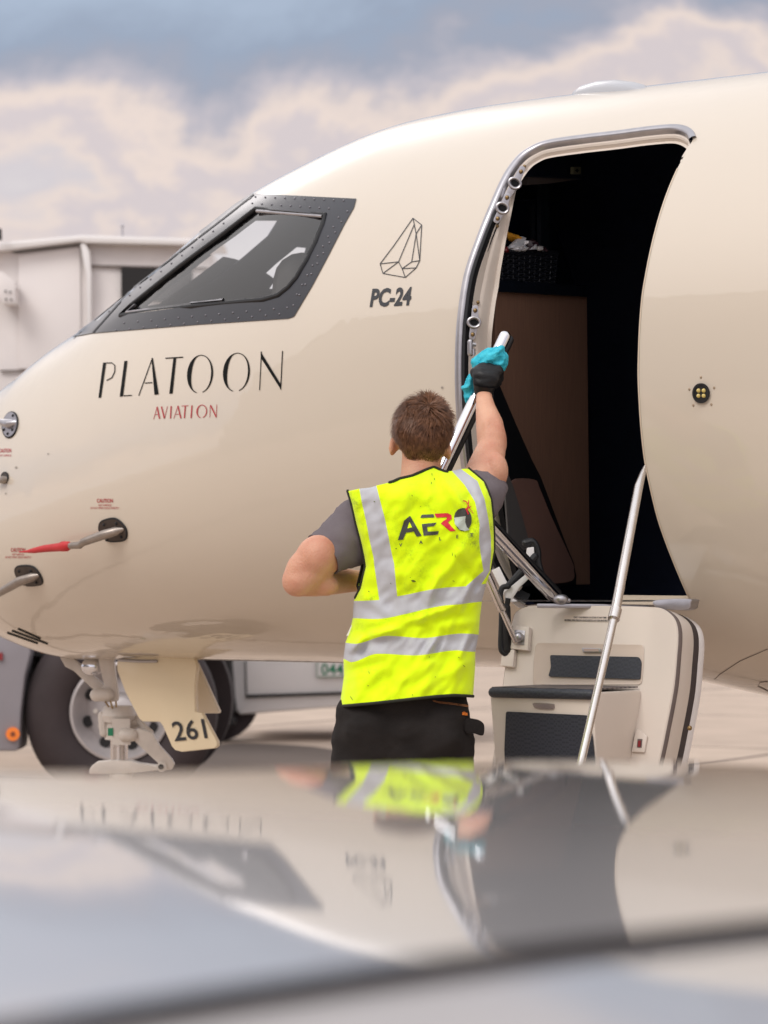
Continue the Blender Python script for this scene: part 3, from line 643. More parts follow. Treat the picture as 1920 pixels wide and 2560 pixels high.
av([(911, 973), (936, 1025)], 5.5); av([(910, 974), (908, 1026)], 2); av([(938, 970), (936, 1026)], 2.2)
al = MB()
for g in AV: decal(al, [g], HULL, .0022, 8)
al.build('aviation_lettering', M['red_text'], jet, smooth=False)
t_ = MB(); text_on(t_, text_polys('PC-24', 925, 766, 42, 101, slope=-.045, shear=.16, bold=.035), hull); t_.build('type_lettering', M['grey_text'], jet, smooth=False)
gem = [[(1033, 546), (1055, 563)], [(1033, 546), (985, 615)], [(985, 615), (951, 660)], [(951, 660), (958, 684)], [(958, 684), (1014, 694)], [(1014, 694), (1041, 670)], [(1041, 670), (1050, 652)], [(1050, 652), (1055, 563)],
       [(1033, 546), (1041, 585)], [(1041, 585), (1050, 652)], [(1041, 585), (1055, 563)], [(1037, 560), (997, 655)], [(951, 660), (997, 655)], [(997, 655), (1006, 672)], [(1006, 672), (1014, 694)], [(958, 684), (997, 655)], [(1006, 672), (1030, 655)], [(1030, 655), (1050, 652)],
       [(1006, 672), (1041, 670)], [(1041, 585), (1030, 655)], [(997, 655), (1041, 585)]]
gm = MB()
for a, b in gem[:-1]: decal(gm, [stroke([a, b], 1.9)], HULL, .0022, 9)
gm.build('gem_emblem', M['grey_text'], jet, smooth=False)
for cx, cy, w in ((263, 1256, 40), (46, 1379, 36), (14, 1131, 30)):
    t_ = MB(); text_on(t_, text_polys('CAUTION', cx - w / 2, cy, 9, w, bold=.02), hull)
    if cx > 20:
        text_on(t_, text_polys('HOT SURFACE', cx - w * .4, cy + 9, 4.5, w * .8, bold=.01), hull)
        text_on(t_, text_polys('DO NOT SPRAY LIQUID DIRECTLY', cx - w * .9, cy + 16, 4.5, w * 1.8, bold=.01), hull)
    else: text_on(t_, text_polys('HOT SURFACE', cx - w * .5, cy + 10, 4.5, w, bold=.01), hull)
    t_.build('caution_lettering', M['red_text'], jet, smooth=False)
vt = MB()
for a, b in (((18, 1581), (95, 1608)), ((30, 1576), (120, 1609)), ((45, 1571), (102, 1596))):
    decal(vt, [stroke([a, ((a[0] + b[0]) / 2, (a[1] + b[1]) / 2), b], 4.5)], HULL, .002, 8)
vt.build('vent_slots', M['black_text'], jet, smooth=False)
for x, y, r in ((1106, 969, 3), (121, 1135, 2), (41, 1169, 3), (15, 1234, 2)): decal_obj('static_port', [circ(x, y, r, n=10)], HULL, mat('port', (150, 142, 132), .4), jet, .002, 6)
# faint skin joints
sj = MB()
decal(sj, [stroke([(1786, 1698), (1800, 1685), (1850, 1652), (1920, 1622)], 1.6)], HULL, .0015, 12)
decal(sj, [stroke([(1920, 1727), (1895, 1715), (1900, 1705), (1920, 1703)], 2)], HULL, .0015, 12)
sj.build('panel_joint', M['seal'], jet, smooth=False)
# lamp right of the door
lp = MB(); lx, ly = 1755, 983; h0, n0 = hull(lx, ly)
decal(lp, [circ(lx, ly, 21, 25, 32)], HULL, .004, 10); decal(lp, [circ(lx, ly, 21, 25, 32), circ(lx, ly, 17, 21, 32)], HULL, .009, 8)
lpo = lp.build('entry_lamp', M['dark'], jet)
for dx, dy in ((-6.5, -6.5), (6.5, -6.5), (-6.5, 6.5), (6.5, 6.5)):
    q = MB(); hh, nn = hull(lx + dx, ly + dy); q.ellipsoid(hh + nn * .005, .0065, .004, .0065, 14, 8); q.build('lamp_bulb', M['yellow'], lpo)
for dx, dy in ((-2, -40), (-31, -10), (31, -14), (-21, 30), (24, 28)):
    q = MB(); hh, nn = hull(lx + dx, ly + dy); q.ellipsoid(hh, .0045, .0025, .0045, 8, 5); q.build('lamp_screw', mat('screw', (160, 142, 120), .4, .5), lpo)
# antenna blister on the crown
an = MB(); a0 = Vector(fus(.26, R(92))); sec = []
c1, c2 = P(1436, 236, 9.55), P(1625, 214, 9.12)
for i, (u, hh, ww) in enumerate([(0, .002, .02), (.06, .012, .05), (.18, .026, .07), (.4, .034, .08), (.6, .03, .08), (.8, .018, .06), (.93, .005, .03), (1, -.024, .01)]):
    c_ = c1.lerp(c2, u) - UZ * .03
    for a in np.linspace(0, math.pi, 13): sec.append(c_ + AN * math.cos(a) * ww + UZ * (math.sin(a) ** .7 * (hh + .03)))
M['fairing'] = mat('fairing_grey', (168, 170, 176), .35, coat=.4)
an.add(sec, [(i * 13 + j, i * 13 + j + 1, (i + 1) * 13 + j + 1, (i + 1) * 13 + j) for i in range(7) for j in range(12)]); an.build('antenna_fairing', M['fairing'], jet)

# ---- pitot and angle probes on the nose
def probe(name, mount, tip_pts, rad, plate_m, rod_m, bolts, cover=None):
    mb = MB(); cxm = sum(p[0] for p in mount) / len(mount); cym = sum(p[1] for p in mount) / len(mount)
    decal(mb, [mount], HULL, .006, 8); edge = [hull(*p)[0] for p in mount]; rim = MB()
    o = mb.build(name, plate_m, jet); rim.tube([e_ + AN * .003 for e_ in edge + edge[:2]], .004, 6, caps=False); rim.build('mount_rim', M['dark'], o)
    rd = MB(); rd.tube(tip_pts, rad, 12, roundcap=True); rd.build('probe_arm', rod_m, o)
    for q in bolts:
        b = MB(); h, nn = hull(*q); b.ellipsoid(h + nn * .006, .006, .006, .006, 8, 5); b.build('mount_bolt', M['dark'], o)
    return o
def z2(x, y): return (x / 2.0738, 900 + y / 2.0738)
def offh(x, y, d): h, nn = hull(x, y); return P(x, y, h.y - d)
mnt = [z2(*p) for p in spline([(517, 870), (530, 838), (590, 822), (625, 838), (655, 875), (658, 915), (640, 935), (575, 940), (550, 925), (525, 895)], 4, True)]
probe('pitot_probe', mnt, [offh(*z2(645, 876), .0), offh(*z2(600, 888), .03), offh(*z2(540, 905), .07), offh(*z2(430, 945), .12), offh(*z2(415, 960), .13), offh(*z2(345, 964), .135)], [.006, .016, .017, .014, .013, .011], M['probeplate'], M['greymetal'], [z2(545, 852), z2(610, 845), z2(635, 915), z2(560, 930)])
mnt = [z2(*p) for p in spline([(82, 1095), (95, 1072), (155, 1068), (190, 1085), (218, 1130), (215, 1162), (150, 1170), (125, 1155), (95, 1130)], 4, True)]
probe('pitot_probe', mnt, [offh(*z2(205, 1115), 0), offh(*z2(170, 1125), .03), offh(*z2(100, 1148), .08), offh(*z2(0, 1205), .13), offh(*z2(-90, 1250), .16)], [.006, .016, .018, .015, .008], M['probeplate'], M['greymetal'], [z2(105, 1092), z2(165, 1090), z2(195, 1150), z2(130, 1158)])
mnt = [z2(*p) for p in circ(56, 336, 37, 66, 28, rot=.18)]
probe('angle_vane', mnt, [offh(*z2(85, 325), .0), offh(*z2(50, 332), .04), offh(*z2(-20, 315), .08)], [.012, .018, .008], mat('vane_plate', (150, 148, 156), .35, .7), M['silver'], [z2(75, 292), z2(82, 325), z2(72, 365), z2(48, 385), z2(28, 365)])
mnt = [z2(*p) for p in circ(27, 610, 17, 26, 20, rot=.1)]
probe('temperature_probe', mnt, [offh(*z2(40, 615), 0), offh(*z2(20, 622), .03), offh(*z2(-15, 624), .05)], [.008, .016, .009], M['probeplate'], M['greymetal'], [])
# red cover slipped over the probe tip
cv = MB(); cv.tube([offh(*z2(352, 963), .135), offh(*z2(345, 966), .136), offh(*z2(325, 967), .137), offh(*z2(312, 970), .138), offh(*z2(230, 978), .143), offh(*z2(175, 988), .147), offh(*z2(140, 993), .15), offh(*z2(100, 996), .155)], [.016, .0185, .0185, .0155, .013, .010, .005, .002], 14, roundcap=True)
cvo = cv.build('probe_cover', M['redcover']); tag(cvo, 'red sleeve cover slipped over the tip of a nose probe', 'cover')

# ---- airstair door: curved door leaf hanging from the sill with two folding steps
PO = J(0, .985, 1.2); PN = (AN * .975 + UZ * .22).normalized()        # plane of the leaf's inner face
def pl_(x, y, d=0): return onplane(x, y, PO, PN) + PN * d
def z5(x, y): return (1100 + x / 2.0232, 1100 + y / 2.0235)
def pz(x, y, d=0): return pl_(*z5(x, y), d)
def rings(mb, loops, cap0=True, cap1=True, mi=0):
    n = len(loops[0]); V = [p for l in loops for p in l]
    F_ = [(i * n + j, i * n + (j + 1) % n, (i + 1) * n + (j + 1) % n, (i + 1) * n + j) for i in range(len(loops) - 1) for j in range(n)]
    if cap0: F_.append(tuple(range(n)))
    if cap1: F_.append(tuple((len(loops) - 1) * n + j for j in range(n))[::-1])
    mb.add(V, F_, mi)
leaf = [(375, 890), (400, 860), (440, 843), (490, 837), (700, 838), (900, 840), (1060, 845), (1110, 850), (1150, 872), (1180, 905), (1195, 950), (1198, 1010), (1192, 1090), (1180, 1230), (1160, 1350), (1140, 1450), (1118, 1560), (1085, 1700), (1040, 1880), (985, 2080), (940, 2170), (860, 2215), (520, 2215), (330, 2215), (250, 2170), (225, 2080), (232, 1900), (260, 1700), (300, 1400), (330, 1160), (350, 1000)]
lf = spline(leaf, 3, True)
cx_, cy_ = 730, 1500
def grow(k): return [(x + (k if x > cx_ else -k) * min(1, abs(x - cx_) / 300), y + (-k if y < 1000 else (k if y > 2000 else 0)) * .25) for x, y in lf]
st = MB(); rings(st, [[pz(*p) for p in lf], [pz(*p, -.006) for p in grow(6)]]); 
airo = st.build('airstair_door', M['cream_panel'], jet, angle=40)
for nm, k0, d0, d1, k1, mm in (('inner_seal', 5, -.004, -.02, 12, 'seal'), ('door_side', 10, -.02, -.085, 16, 'cream_panel'), ('outer_seal', 15, -.085, -.115, 19, 'darkseal'), ('outer_skin', 17, -.115, -.145, 23, 'white')):
    q = MB(); rings(q, [[pz(*p, d0) for p in grow(k0)], [pz(*p, (d0 + d1) / 2) for p in grow((k0 + k1) / 2 + 4)], [pz(*p, d1) for p in grow(k1)]], nm == 'outer_skin', nm == 'outer_skin'); q.build(nm, M[mm], airo, angle=40)
# recess above the first step
def box_px(mb, quad, d0, d1, mi=0): mb.slab([pz(*p, d0) for p in quad], PN * (d1 - d0), mi)
rc = MB(); o_ = rp([(486, 1026), (1034, 1036), (1032, 1120), (1022, 1240), (470, 1240), (474, 1140)], 22)
i_ = [(752 + (x - 752) * .86, 1135 + (y - 1135) * .84 + 6) for x, y in o_]
rings(rc, [[pz(*p, .0015) for p in o_], [pz(*p, .003) for p in [(752 + (x - 752) * .99, 1135 + (y - 1135) * .985) for x, y in o_]], [pz(*p, .0005) for p in i_]], False, True); rc.build('step_recess', mat('recess_plastic', (200, 184, 170), .45, noise_amt=.06), airo, angle=30)
q = MB(); q.slab([pz(*p, .004) for p in rp([(562, 1090), (1012, 1100), (1024, 1128), (1018, 1212), (553, 1198), (567, 1150)], 10)], PN * .003); q.build('riser_mat', M['tread'], airo, smooth=False)
def lamp(quad, d):
    q = MB(); q.slab([pz(*p, d) for p in quad], PN * .006); lo = q.build('step_light', M['silver'], airo, bevel=.001)
    c = (sum(p[0] for p in quad) / 4, sum(p[1] for p in quad) / 4); q = MB(); q.slab([pz(c[0] + (p[0] - c[0]) * .8, c[1] + (p[1] - c[1]) * .6, d + .0065) for p in quad], PN * .001); q.build('light_lens', mat('lens', (170, 150, 140), .2), lo, smooth=False)
lamp([(724, 1054), (818, 1057), (822, 1078), (730, 1076)], .003)
# first step: box standing out from the leaf
tread_z = 1.21 - 209 * 8.5 / 7000
BA = pz(350, 1240); BB = pz(1020, 1240); OUTV = AN * .30
q = MB()
fl0, fr0 = P(1219, 1722, (BA + OUTV).y), P(1484, 1722, (BB + OUTV).y)
fl_ = onplane(1222, 1722, BA + OUTV, AN); fr_ = onplane(1483, 1724, BA + OUTV, AN); bl_ = onplane(1355, 1709, BA, AN); br_ = onplane(1606, 1716, BA, AN)
bz = lambda p, z: Vector((p.x, p.y, z))
zt0 = fl_.z; zb0 = .60
lo_f = [onplane(1243, 1990, BA + OUTV * .93, AN), onplane(1497, 1990, BA + OUTV * .93, AN)]
V = [bz(fl_, zt0 - .004), bz(fr_, zt0 - .004), bz(br_, zt0 - .004), bz(bl_, zt0 - .004), lo_f[0], lo_f[1], onplane(1590, 1990, BA, AN), onplane(1375, 1990, BA, AN)]
q.add(V, [(0, 1, 2, 3), (0, 4, 5, 1), (1, 5, 6, 2), (2, 6, 7, 3), (3, 7, 4, 0), (4, 7, 6, 5)]); stepo = q.build('step', M['cream_panel'], airo, bevel=.012)
q = MB(); a, b_, c_, d_ = [v + UZ * .006 for v in V[:4]]
ins = lambda p, k: p + ((a + b_ + c_ + d_) / 4 - p) * k
q.slab([ins(a, .04), ins(b_, .04), ins(c_, .06), ins(d_, .06)], UZ * .004); q.build('tread_mat', M['treadtop'], stepo, smooth=False)
q = MB(); e1 = a + (b_ - a) * .05; e2 = b_ + (a - b_) * .02; q.tube([e1 - UZ * .012 + AN * .002, e2 - UZ * .012 + AN * .002], .0155, 14, roundcap=True); q.build('tread_nosing', M['tread'], stepo)
FPN = (V[1] - V[0]).cross(V[4] - V[0]).normalized()
if FPN.dot(AN) < 0: FPN = -FPN
fp = lambda x, y, d=0: onplane(*z5(x, y), V[0], FPN) + FPN * d
q = MB(); q.slab([fp(*p, .002) for p in rp([(338, 1373), (748, 1392), (775, 1500), (800, 1750), (334, 1750), (330, 1560)], 10)], FPN * .003); q.build('riser_mat', M['tread'], stepo, smooth=False)
q = MB(); q.slab([fp(*p, .001) for p in spline([(482, 1329), (572, 1334), (580, 1345), (572, 1360), (492, 1357), (476, 1342)], 3, True)], FPN * .005); q.build('step_light', mat('step_lamp', (150, 138, 136), .3, .4), stepo, bevel=.001)
# side panel fittings
q = MB(); q.ellipsoid(pz(994, 1356, .002), .0065, .0065, .0065, 8, 6); q.build('door_screw', M['brass'], airo)
q = MB(); q.ellipsoid(pz(1217, 1447, -.03) + AE * .014, .0075, .0075, .0075, 8, 6); q.build('door_screw', M['brass'], airo)
q = MB(); q.slab([pz(*p, .001) for p in [(1007, 1462), (1054, 1500), (1040, 1583), (975, 1580), (990, 1500)]], PN * .008); lpl = q.build('latch_cover', M['cream_panel'], airo, bevel=.003)
q = MB(); q.slab([pz(*p, .0095) for p in [(1008, 1515), (1032, 1516), (1028, 1560), (1004, 1558)]], PN * .001); q.build('latch_slot', M['seal'], lpl, smooth=False)
q = MB(); q.slab([pz(*p, .011) for p in [(1014, 1524), (1026, 1525), (1023, 1556), (1011, 1555)]], PN * .003); q.build('latch_button', M['redp'], lpl, smooth=False)
# notice
q = MB(); q.slab([pz(*p, .001) for p in [(628, 886), (900, 890), (898, 922), (627, 915)]], PN * .0008); no = q.build('notice_sticker', mat('sticker', (214, 200, 188), .4), airo, smooth=False)
def leafhit(x, y): return pl_(x, y, .0015), PN
q = MB(); a0_ = z5(678, 902); text_on(q, text_polys('ONLY ONE PERSON ON STAIR AT ANY TIME', a0_[0], a0_[1], 4.2, 82, slope=.012, bold=.03), leafhit, .001); a0_ = z5(632, 916)
text_on(q, text_polys('MAXIMAL EINE PERSON GLEICHZEITIG AUF DER EINSTIEGTREPPE', a0_[0], a0_[1], 4.2, 120, slope=.012, bold=.03), leafhit, .001); q.build('notice_lettering', M['grey_text'], no, smooth=False)
# socket bracket at the upper left of the leaf
q = MB(); q.slab([pz(*p, .001) for p in [(352, 943), (468, 952), (462, 1072), (345, 1060)]], PN * .02); bro = q.build('strut_bracket', M['cream_panel'], airo, bevel=.004)
q = MB(); q.slab([pz(*p, .0215) for p in [(398, 968), (450, 972), (444, 1046), (392, 1040)]], PN * .002); q.build('bracket_plate', M['silver'], bro, bevel=.0005)
q = MB(); q.ellipsoid(pz(424, 1008, .03), .016, .016, .016, 12, 8); q.build('ball_joint', M['silver'], bro)
q = MB(); q.slab([pz(*p, .001) for p in [(330, 1060), (392, 1066), (385, 1155), (322, 1148)]], PN * .018); q.build('cable_bracket', M['cream_panel'], airo, bevel=.003)
# gas strut and cable between the left rail and the leaf
q = MB(); B0 = pz(412, 1030, .035); T0 = P(*z5(240, 690), B0.y - .05); mid = B0.lerp(T0, .5); q.tube([B0, mid], .009, 12, roundcap=True); q.tube([mid, T0], .013, 12, roundcap=True); q.build('gas_strut', M['satin'], airo)
q = MB(); Yc = pz(340, 1000).y - .03; q.tube([Vector(p) for p in spline([tuple(P(*z5(x, y), Yc)) for x, y in [(345, 740), (315, 748), (305, 790), (312, 850), (310, 950), (308, 1050), (325, 1078), (360, 1082), (378, 1072)]], 6)], .009, 10, roundcap=True); q.build('cable', M['rubber'], airo)
q = MB(); q.tube([P(*z5(332, 850), Yc), P(*z5(340, 1060), Yc)], .015, 12, roundcap=True); q.tube([P(*z5(345, 800), Yc), P(*z5(336, 860), Yc)], .008, 10); q.build('damper', M['dark'], airo)
# hinge arms and stowed guide rails in the lower front corner of the doorway
q = MB(); Ya = 8.62
def zt(pts, Y): return [P(*z5(*p), Y) for p in pts]
q.slab(zt([(325, 770), (440, 675), (452, 700), (405, 745), (350, 830), (330, 832)], Ya), Vector((0, .03, 0))); q.build('hinge_arm', M['white'], airo, bevel=.003); q = MB(); q.slab(zt([(440, 545), (475, 540), (480, 600), (450, 650), (430, 640)], Ya + .1), Vector((0, .03, 0))); q.build('hinge_arm', M['white'], airo, bevel=.003)
q = MB(); q.tube(zt([(350, 735), (480, 590)], Ya + .05), .012, 10, roundcap=True); q.tube([Vector(p) for p in spline([tuple(v) for v in zt([(432, 520), (470, 515), (492, 560), (496, 620), (520, 700), (560, 760)], Ya + .12)], 5)], .012, 10, roundcap=True); q.build('hydraulic_hose', M['rubber'], airo)
q = MB(); q.tube([P(*z5(240, 420), 8.40), P(*z5(585, 795), 8.60)], .0165, 14, roundcap=True); q.tube([P(*z5(225, 440), 8.41), P(*z5(560, 800), 8.61)], .010, 10, roundcap=True); gr_ = q.build('guide_rail', M['chrome'], airo)
q = MB(); q.tube([P(*z5(252, 405), 8.42), P(*z5(595, 770), 8.62)], .012, 10, roundcap=True); q.build('rail_seal', M['rubber'], gr_)
q = MB(); q.ellipsoid(P(*z5(612, 806), 8.5), .024, .02, .016, 14, 8); q.tube(zt([(590, 806), (650, 812)], 8.5), .008, 10, roundcap=True); q.build('rail_pivot', M['silver'], airo)
q = MB(); q.slab(zt([(262, 660), (300, 640), (345, 730), (370, 800), (430, 838), (490, 830), (480, 845), (400, 850), (330, 800)], 8.72), Vector((0, .03, 0))); q.build('lower_gusset', M['white'], dfo, bevel=.003)
# handrails
hr = MB(); D0 = 8.36
A_ = P(1612, 1166, 8.36); B_r = P(1596, 1218, 8.30); C_ = P(1537, 1536, 8.03); D_ = P(1455, 1895, 7.78); E_ = P(1437, 1975, 7.72)
hr.tube([A_, A_.lerp(B_r, .3), B_r, C_], [.004, .009, .0135, .0145], 18, roundcap=True); hr.tube([C_, D_, E_], .0118, 18, roundcap=True)
hro = hr.build('handrail', M['satin'], airo); q = MB(); q.tube([P(1540, 1523, 8.04), P(1534, 1548, 8.02)], .0175, 18); q.build('rail_collar', M['satin'], hro)
hr = MB(); RT = P(1262, 842, 8.36); RB = P(985, 1420, 8.20); hr.tube([RT, RT.lerp(RB, .5), RB], .018, 20, roundcap=True); hr.build('handrail', M['chrome'], airo)
q = MB(); q.tube([RT + Vector((.014, .04, -.006)), RT.lerp(RB, .62) + Vector((.014, .04, -.006))], .015, 12, roundcap=True); q.build('rail_dark_reflection', M['rubber'], airo)  # dark tube added for the dark reflection along the polished rail

# ---- nose gear
NG = lambda x, y, Y=10.87: P(x, y, Y)
def z3(x, y): return (x / 1.8433, 1550 + y / 1.8442)
ng = MB(); ng.tube([NG(298, 1840), NG(298, 1912)], .034, 20); gro = ng.build('nose_gear_strut', M['satin'], jet)
q = MB()
q.tube([NG(*z3(545, 395)), NG(*z3(545, 440)), NG(*z3(545, 470))], [.055, .07, .062], 20); q.tube([NG(*z3(545, 470)), NG(*z3(545, 550))], .052, 18); q.tube([NG(*z3(547, 475), 10.83), NG(*z3(615, 480), 10.86)], .02, 10, roundcap=True)
q.box(NG(*z3(560, 515), 10.80), .034, .02, .05); q.tube([NG(*z3(575, 530), 10.78), NG(*z3(605, 530), 10.78)], .026, 12, roundcap=True); q.tube([NG(*z3(470, 440), 10.85), NG(*z3(478, 520), 10.85)], .016, 10, roundcap=True); q.tube([NG(*z3(625, 455), 10.88), NG(*z3(665, 500), 10.84), NG(*z3(690, 520), 10.84)], .016, 10, roundcap=True)
q.build('gear_cylinder', M['gear'], gro)
q = MB(); q.slab([NG(*z3(*p), 10.90) for p in [(275, 170), (330, 168), (352, 190), (480, 300), (490, 345), (455, 345), (340, 235), (300, 215)]], Vector((0, .05, 0))); q.build('drag_brace', M['gear'], gro, bevel=.004)
q = MB(); q.slab([NG(*z3(*p), 10.82) for p in [(448, 165), (520, 165), (545, 350), (540, 375), (480, 380), (455, 350), (460, 320), (480, 300), (470, 260)]], Vector((0, .06, 0))); q.tube([NG(*z3(495, 345), 10.81), NG(*z3(445, 345), 10.81)], .026, 14, roundcap=True); q.build('gear_leg', M['gear'], gro, bevel=.005)
q = MB(); q.slab([NG(*z3(*p), 10.78) for p in [(600, 520), (640, 500), (700, 520), (735, 580), (790, 640), (803, 665), (790, 692), (742, 695), (728, 660), (690, 625), (605, 545)]], Vector((0, .05, 0))); q.tube([NG(*z3(745, 678), 10.75), NG(*z3(745, 678), 10.86)], .02, 14); q.build('torque_link', M['gear'], gro, bevel=.005)
q = MB(); q.tube([NG(*z3(742, 678), 10.745), NG(*z3(742, 678), 10.755)], .011, 12); q.build('link_bolt', M['dark'], gro)
q = MB(); q.slab([NG(*z3(*p), 10.80) for p in [(412, 690), (425, 670), (445, 655), (520, 648), (600, 650), (640, 662), (720, 672), (745, 665), (750, 692), (640, 705), (560, 712), (410, 712)]], Vector((0, .1, 0))); q.tube([NG(302, 1935, 10.84), NG(302, 1990, 10.84)], .045, 16); q.build('gear_yoke', M['gear'], gro, bevel=.006)
q = MB(); q.slab([NG(*z3(*p), 10.775) for p in [(497, 498), (521, 498), (521, 534), (497, 534)]], Vector((0, .004, 0))); q.build('green_tag', M['green'], gro, smooth=False)
for k_ in range(7):
    q = MB(); q.tube([NG(*z3(486 + k_ * 8, 378 + 3 * math.sin(k_ * 2)), 10.79), NG(*z3(500 + k_ * 6, 402 - 4 * math.cos(k_ * 3)), 10.79)], .0035, 6, roundcap=True)
    if k_ in (0, 3, 6): q.build('gear_bolt', M['brass'], gro)
q = MB(); q.ellipsoid(NG(*z3(425, 215), 10.86), .045, .03, .035, 16, 10); q.build('taxi_lamp', M['chrome'], gro)
for sx in (-.09, .09):
    wc = NG(302, 1501 + (1.21 - .24) * 7000 / 10.87) + AN * sx; q = MB()
    prof = [(.10, .035), (.17, .045), (.215, .04), (.235, .015), (.235, -.015), (.215, -.04), (.17, -.045), (.10, -.035)]
    for r_, d_ in prof: pass
    V = []; n_ = 40
    for r_, d_ in prof: V += [wc + AN * d_ + (AE * math.cos(a) + UZ * math.sin(a)) * r_ for a in np.linspace(0, 2 * math.pi, n_, endpoint=False)]
    q.add(V, [(i * n_ + j, i * n_ + (j + 1) % n_, ((i + 1) % 8) * n_ + (j + 1) % n_, ((i + 1) % 8) * n_ + j) for i in range(8) for j in range(n_)]); wo_ = q.build('nose_wheel', M['tyre'], jet)
    q = MB(); q.tube([wc - AN * .03, wc + AN * .03], .105, 24); q.build('wheel_hub', M['gear'], wo_)
# main gear out of sight to the right keeps the aircraft standing
for sx in (-1.4, 1.4):
    wc = J(5.2, sx, .36); q = MB(); q.tube([wc - AN * .12, wc - AN * .1, wc + AN * .1, wc + AN * .12], [.27, .36, .36, .27], 32); mg = q.build('main_wheel', M['tyre'], jet); q = MB(); q.tube([wc, J(5.0, sx * .55, 1.2)], .06, 12); q.build('main_gear_leg', M['gear'], mg)
# gear doors: near leaf with the number tab, far leaf behind it
dq = [z3(*p) for p in [(545, 178), (538, 200), (540, 235), (575, 330), (640, 455), (655, 468), (735, 470), (750, 490), (790, 582), (805, 600), (835, 608), (985, 592), (999, 582), (998, 560), (928, 428), (898, 424), (895, 300), (905, 215), (890, 170), (700, 165)]]
q = MB(); q.slab([Tplane(x, y, .16) for x, y in dq], -AN * .022); ndo = q.build('gear_door', mat('door_cream', (226, 210, 178), .4, coat=.5, noise_amt=.05, noise_scale=3), jet, bevel=.006)
q = MB(); q.slab([Tplane(*z3(*p), -.02) for p in [(860, 165), (905, 200), (1006, 420), (1003, 430), (880, 432), (840, 300)]], -AN * .02); q.build('gear_door', mat('door_cream_pale', (232, 222, 204), .4, coat=.5), jet, bevel=.004)
q = MB(); a0_ = z3(806, 556)
def dh(x, y): return Tplane(x, y, .163), AN
text_on(q, text_polys('261', a0_[0], a0_[1] + 1, 47, 82, slope=-.10, shear=-.2, bold=.012), dh, .001); q.build('door_number', M['grey_text'], ndo, smooth=False)
q = MB(); q.tube([Tplane(*z3(*p), .165) for p in [(548, 184), (640, 190), (720, 190)]], .006, 8, roundcap=True); q.build('door_hinge', M['silver'], ndo)

# ------------------------------------------------------------------ vehicles behind
lift = thing('lift_truck', 'white high bodied service truck behind the aircraft nose with one large wheel showing', 'truck', (-4.5, 21, 0))
YT = 20.0
def face(mb, pts, Y, dep, mi=0): mb.slab([P(x, y, Y) for x, y in pts], Vector((0, dep, 0)), mi)
q = MB(); face(q, [(40, 632), (215, 610), (215, 590), (520, 596), (560, 1000), (560, 1150), (-420, 1150), (-420, 640), (0, 620)], YT, 2.4); bx_ = q.build('box_body', M['white2'], lift, bevel=.03)
q = MB(); face(q, [(-400, 640), (0, 606), (205, 587), (560, 598), (560, 615), (215, 607), (200, 603), (20, 624), (-400, 655)], YT - .12, .5); q.build('roof_rail', M['white'], bx_, bevel=.015)
q = MB(); face(q, [(200, 608), (212, 606), (224, 628), (228, 680), (228, 950), (218, 950), (215, 690), (205, 640)], YT - .1, .12); q.build('corner_post', M['white'], bx_, bevel=.01)
for pg in ([(228, 662), (520, 668), (520, 672), (228, 666)], [(0, 925), (230, 920), (230, 924), (0, 929)]): q = MB(); face(q, pg, YT - .03, .02); q.build('panel_seam', M['seal'], bx_, smooth=False)
q = MB(); face(q, [(303, 667), (480, 673), (480, 760), (303, 745)], YT - .04, .03); q.build('side_window', M['dark'], bx_, smooth=False)
q = MB(); face(q, [(46, 640), (200, 618), (202, 922), (46, 922)], YT - .02, .015); q.build('side_panel', mat('panel_white', (234, 228, 226), .45, noise_amt=.08, noise_scale=1), bx_, bevel=.004)
q = MB(); face(q, [(-10, 676), (6, 680), (38, 705), (38, 760), (8, 760), (-10, 735)], YT - .25, .2); q.tube([P(-20, 690, YT - .2), P(34, 720, YT - .2)], .035, 8, roundcap=True); q.build('side_bracket', M['white2'], bx_, bevel=.01)
for qx, qy in ((14, 728), (26, 730), (15, 748), (28, 749)):
    q = MB(); q.ellipsoid(P(qx, qy, YT - .26), .008, .008, .008, 6, 4); q.build('bracket_bolt', M['dark'], bx_)
q = MB(); q.tube([P(306, 592, YT + .4), P(306, 566, YT + .4)], .006, 6); q.ellipsoid(P(306, 566, YT + .4), .012, .012, .018, 8, 6); q.build('aerial', M['silver'], lift)
q = MB(); q.tube([P(-2, 600, YT - .2), P(-3, 572, YT - .2)], .02, 8); q.build('beacon_stalk', M['dark'], lift)
YW = 16.35; wc = P(300, 1779, YW); q = MB(); n_ = 64
prof = [(.28, .02), (.30, -.02), (.42, -.04), (.50, -.02), (.558, .04), (.558, .24), (.50, .28), (.28, .28)]
V = []
for r_, d_ in prof: V += [wc + Vector((r_ * math.cos(a), d_, r_ * math.sin(a))) for a in np.linspace(0, 2 * math.pi, n_, endpoint=False)]
q.add(V, [(i * n_ + j, i * n_ + (j + 1) % n_, (i + 1) * n_ + (j + 1) % n_, (i + 1) * n_ + j) for i in range(7) for j in range(n_)]); wo_ = q.build('wheel', M['tyre'], lift, angle=60)
q = MB(); prof = [(.285, -.01), (.29, -.03), (.275, -.035), (.262, .02), (.248, .09), (.216, .12), (.184, .10), (.11, .09), (.092, .02), (.065, 0), (.001, 0)]; V = []
for r_, d_ in prof: V += [wc + Vector((r_ * math.cos(a), d_, r_ * math.sin(a))) for a in np.linspace(0, 2 * math.pi, n_, endpoint=False)]
q.add(V, [(i * n_ + j, i * n_ + (j + 1) % n_, (i + 1) * n_ + (j + 1) % n_, (i + 1) * n_ + j) for i in range(10) for j in range(n_)]); rim = q.build('rim', mat('steel_rim', (186, 180, 180), .4, .3, noise_amt=.2, noise_scale=6), wo_, angle=50)
q = MB()
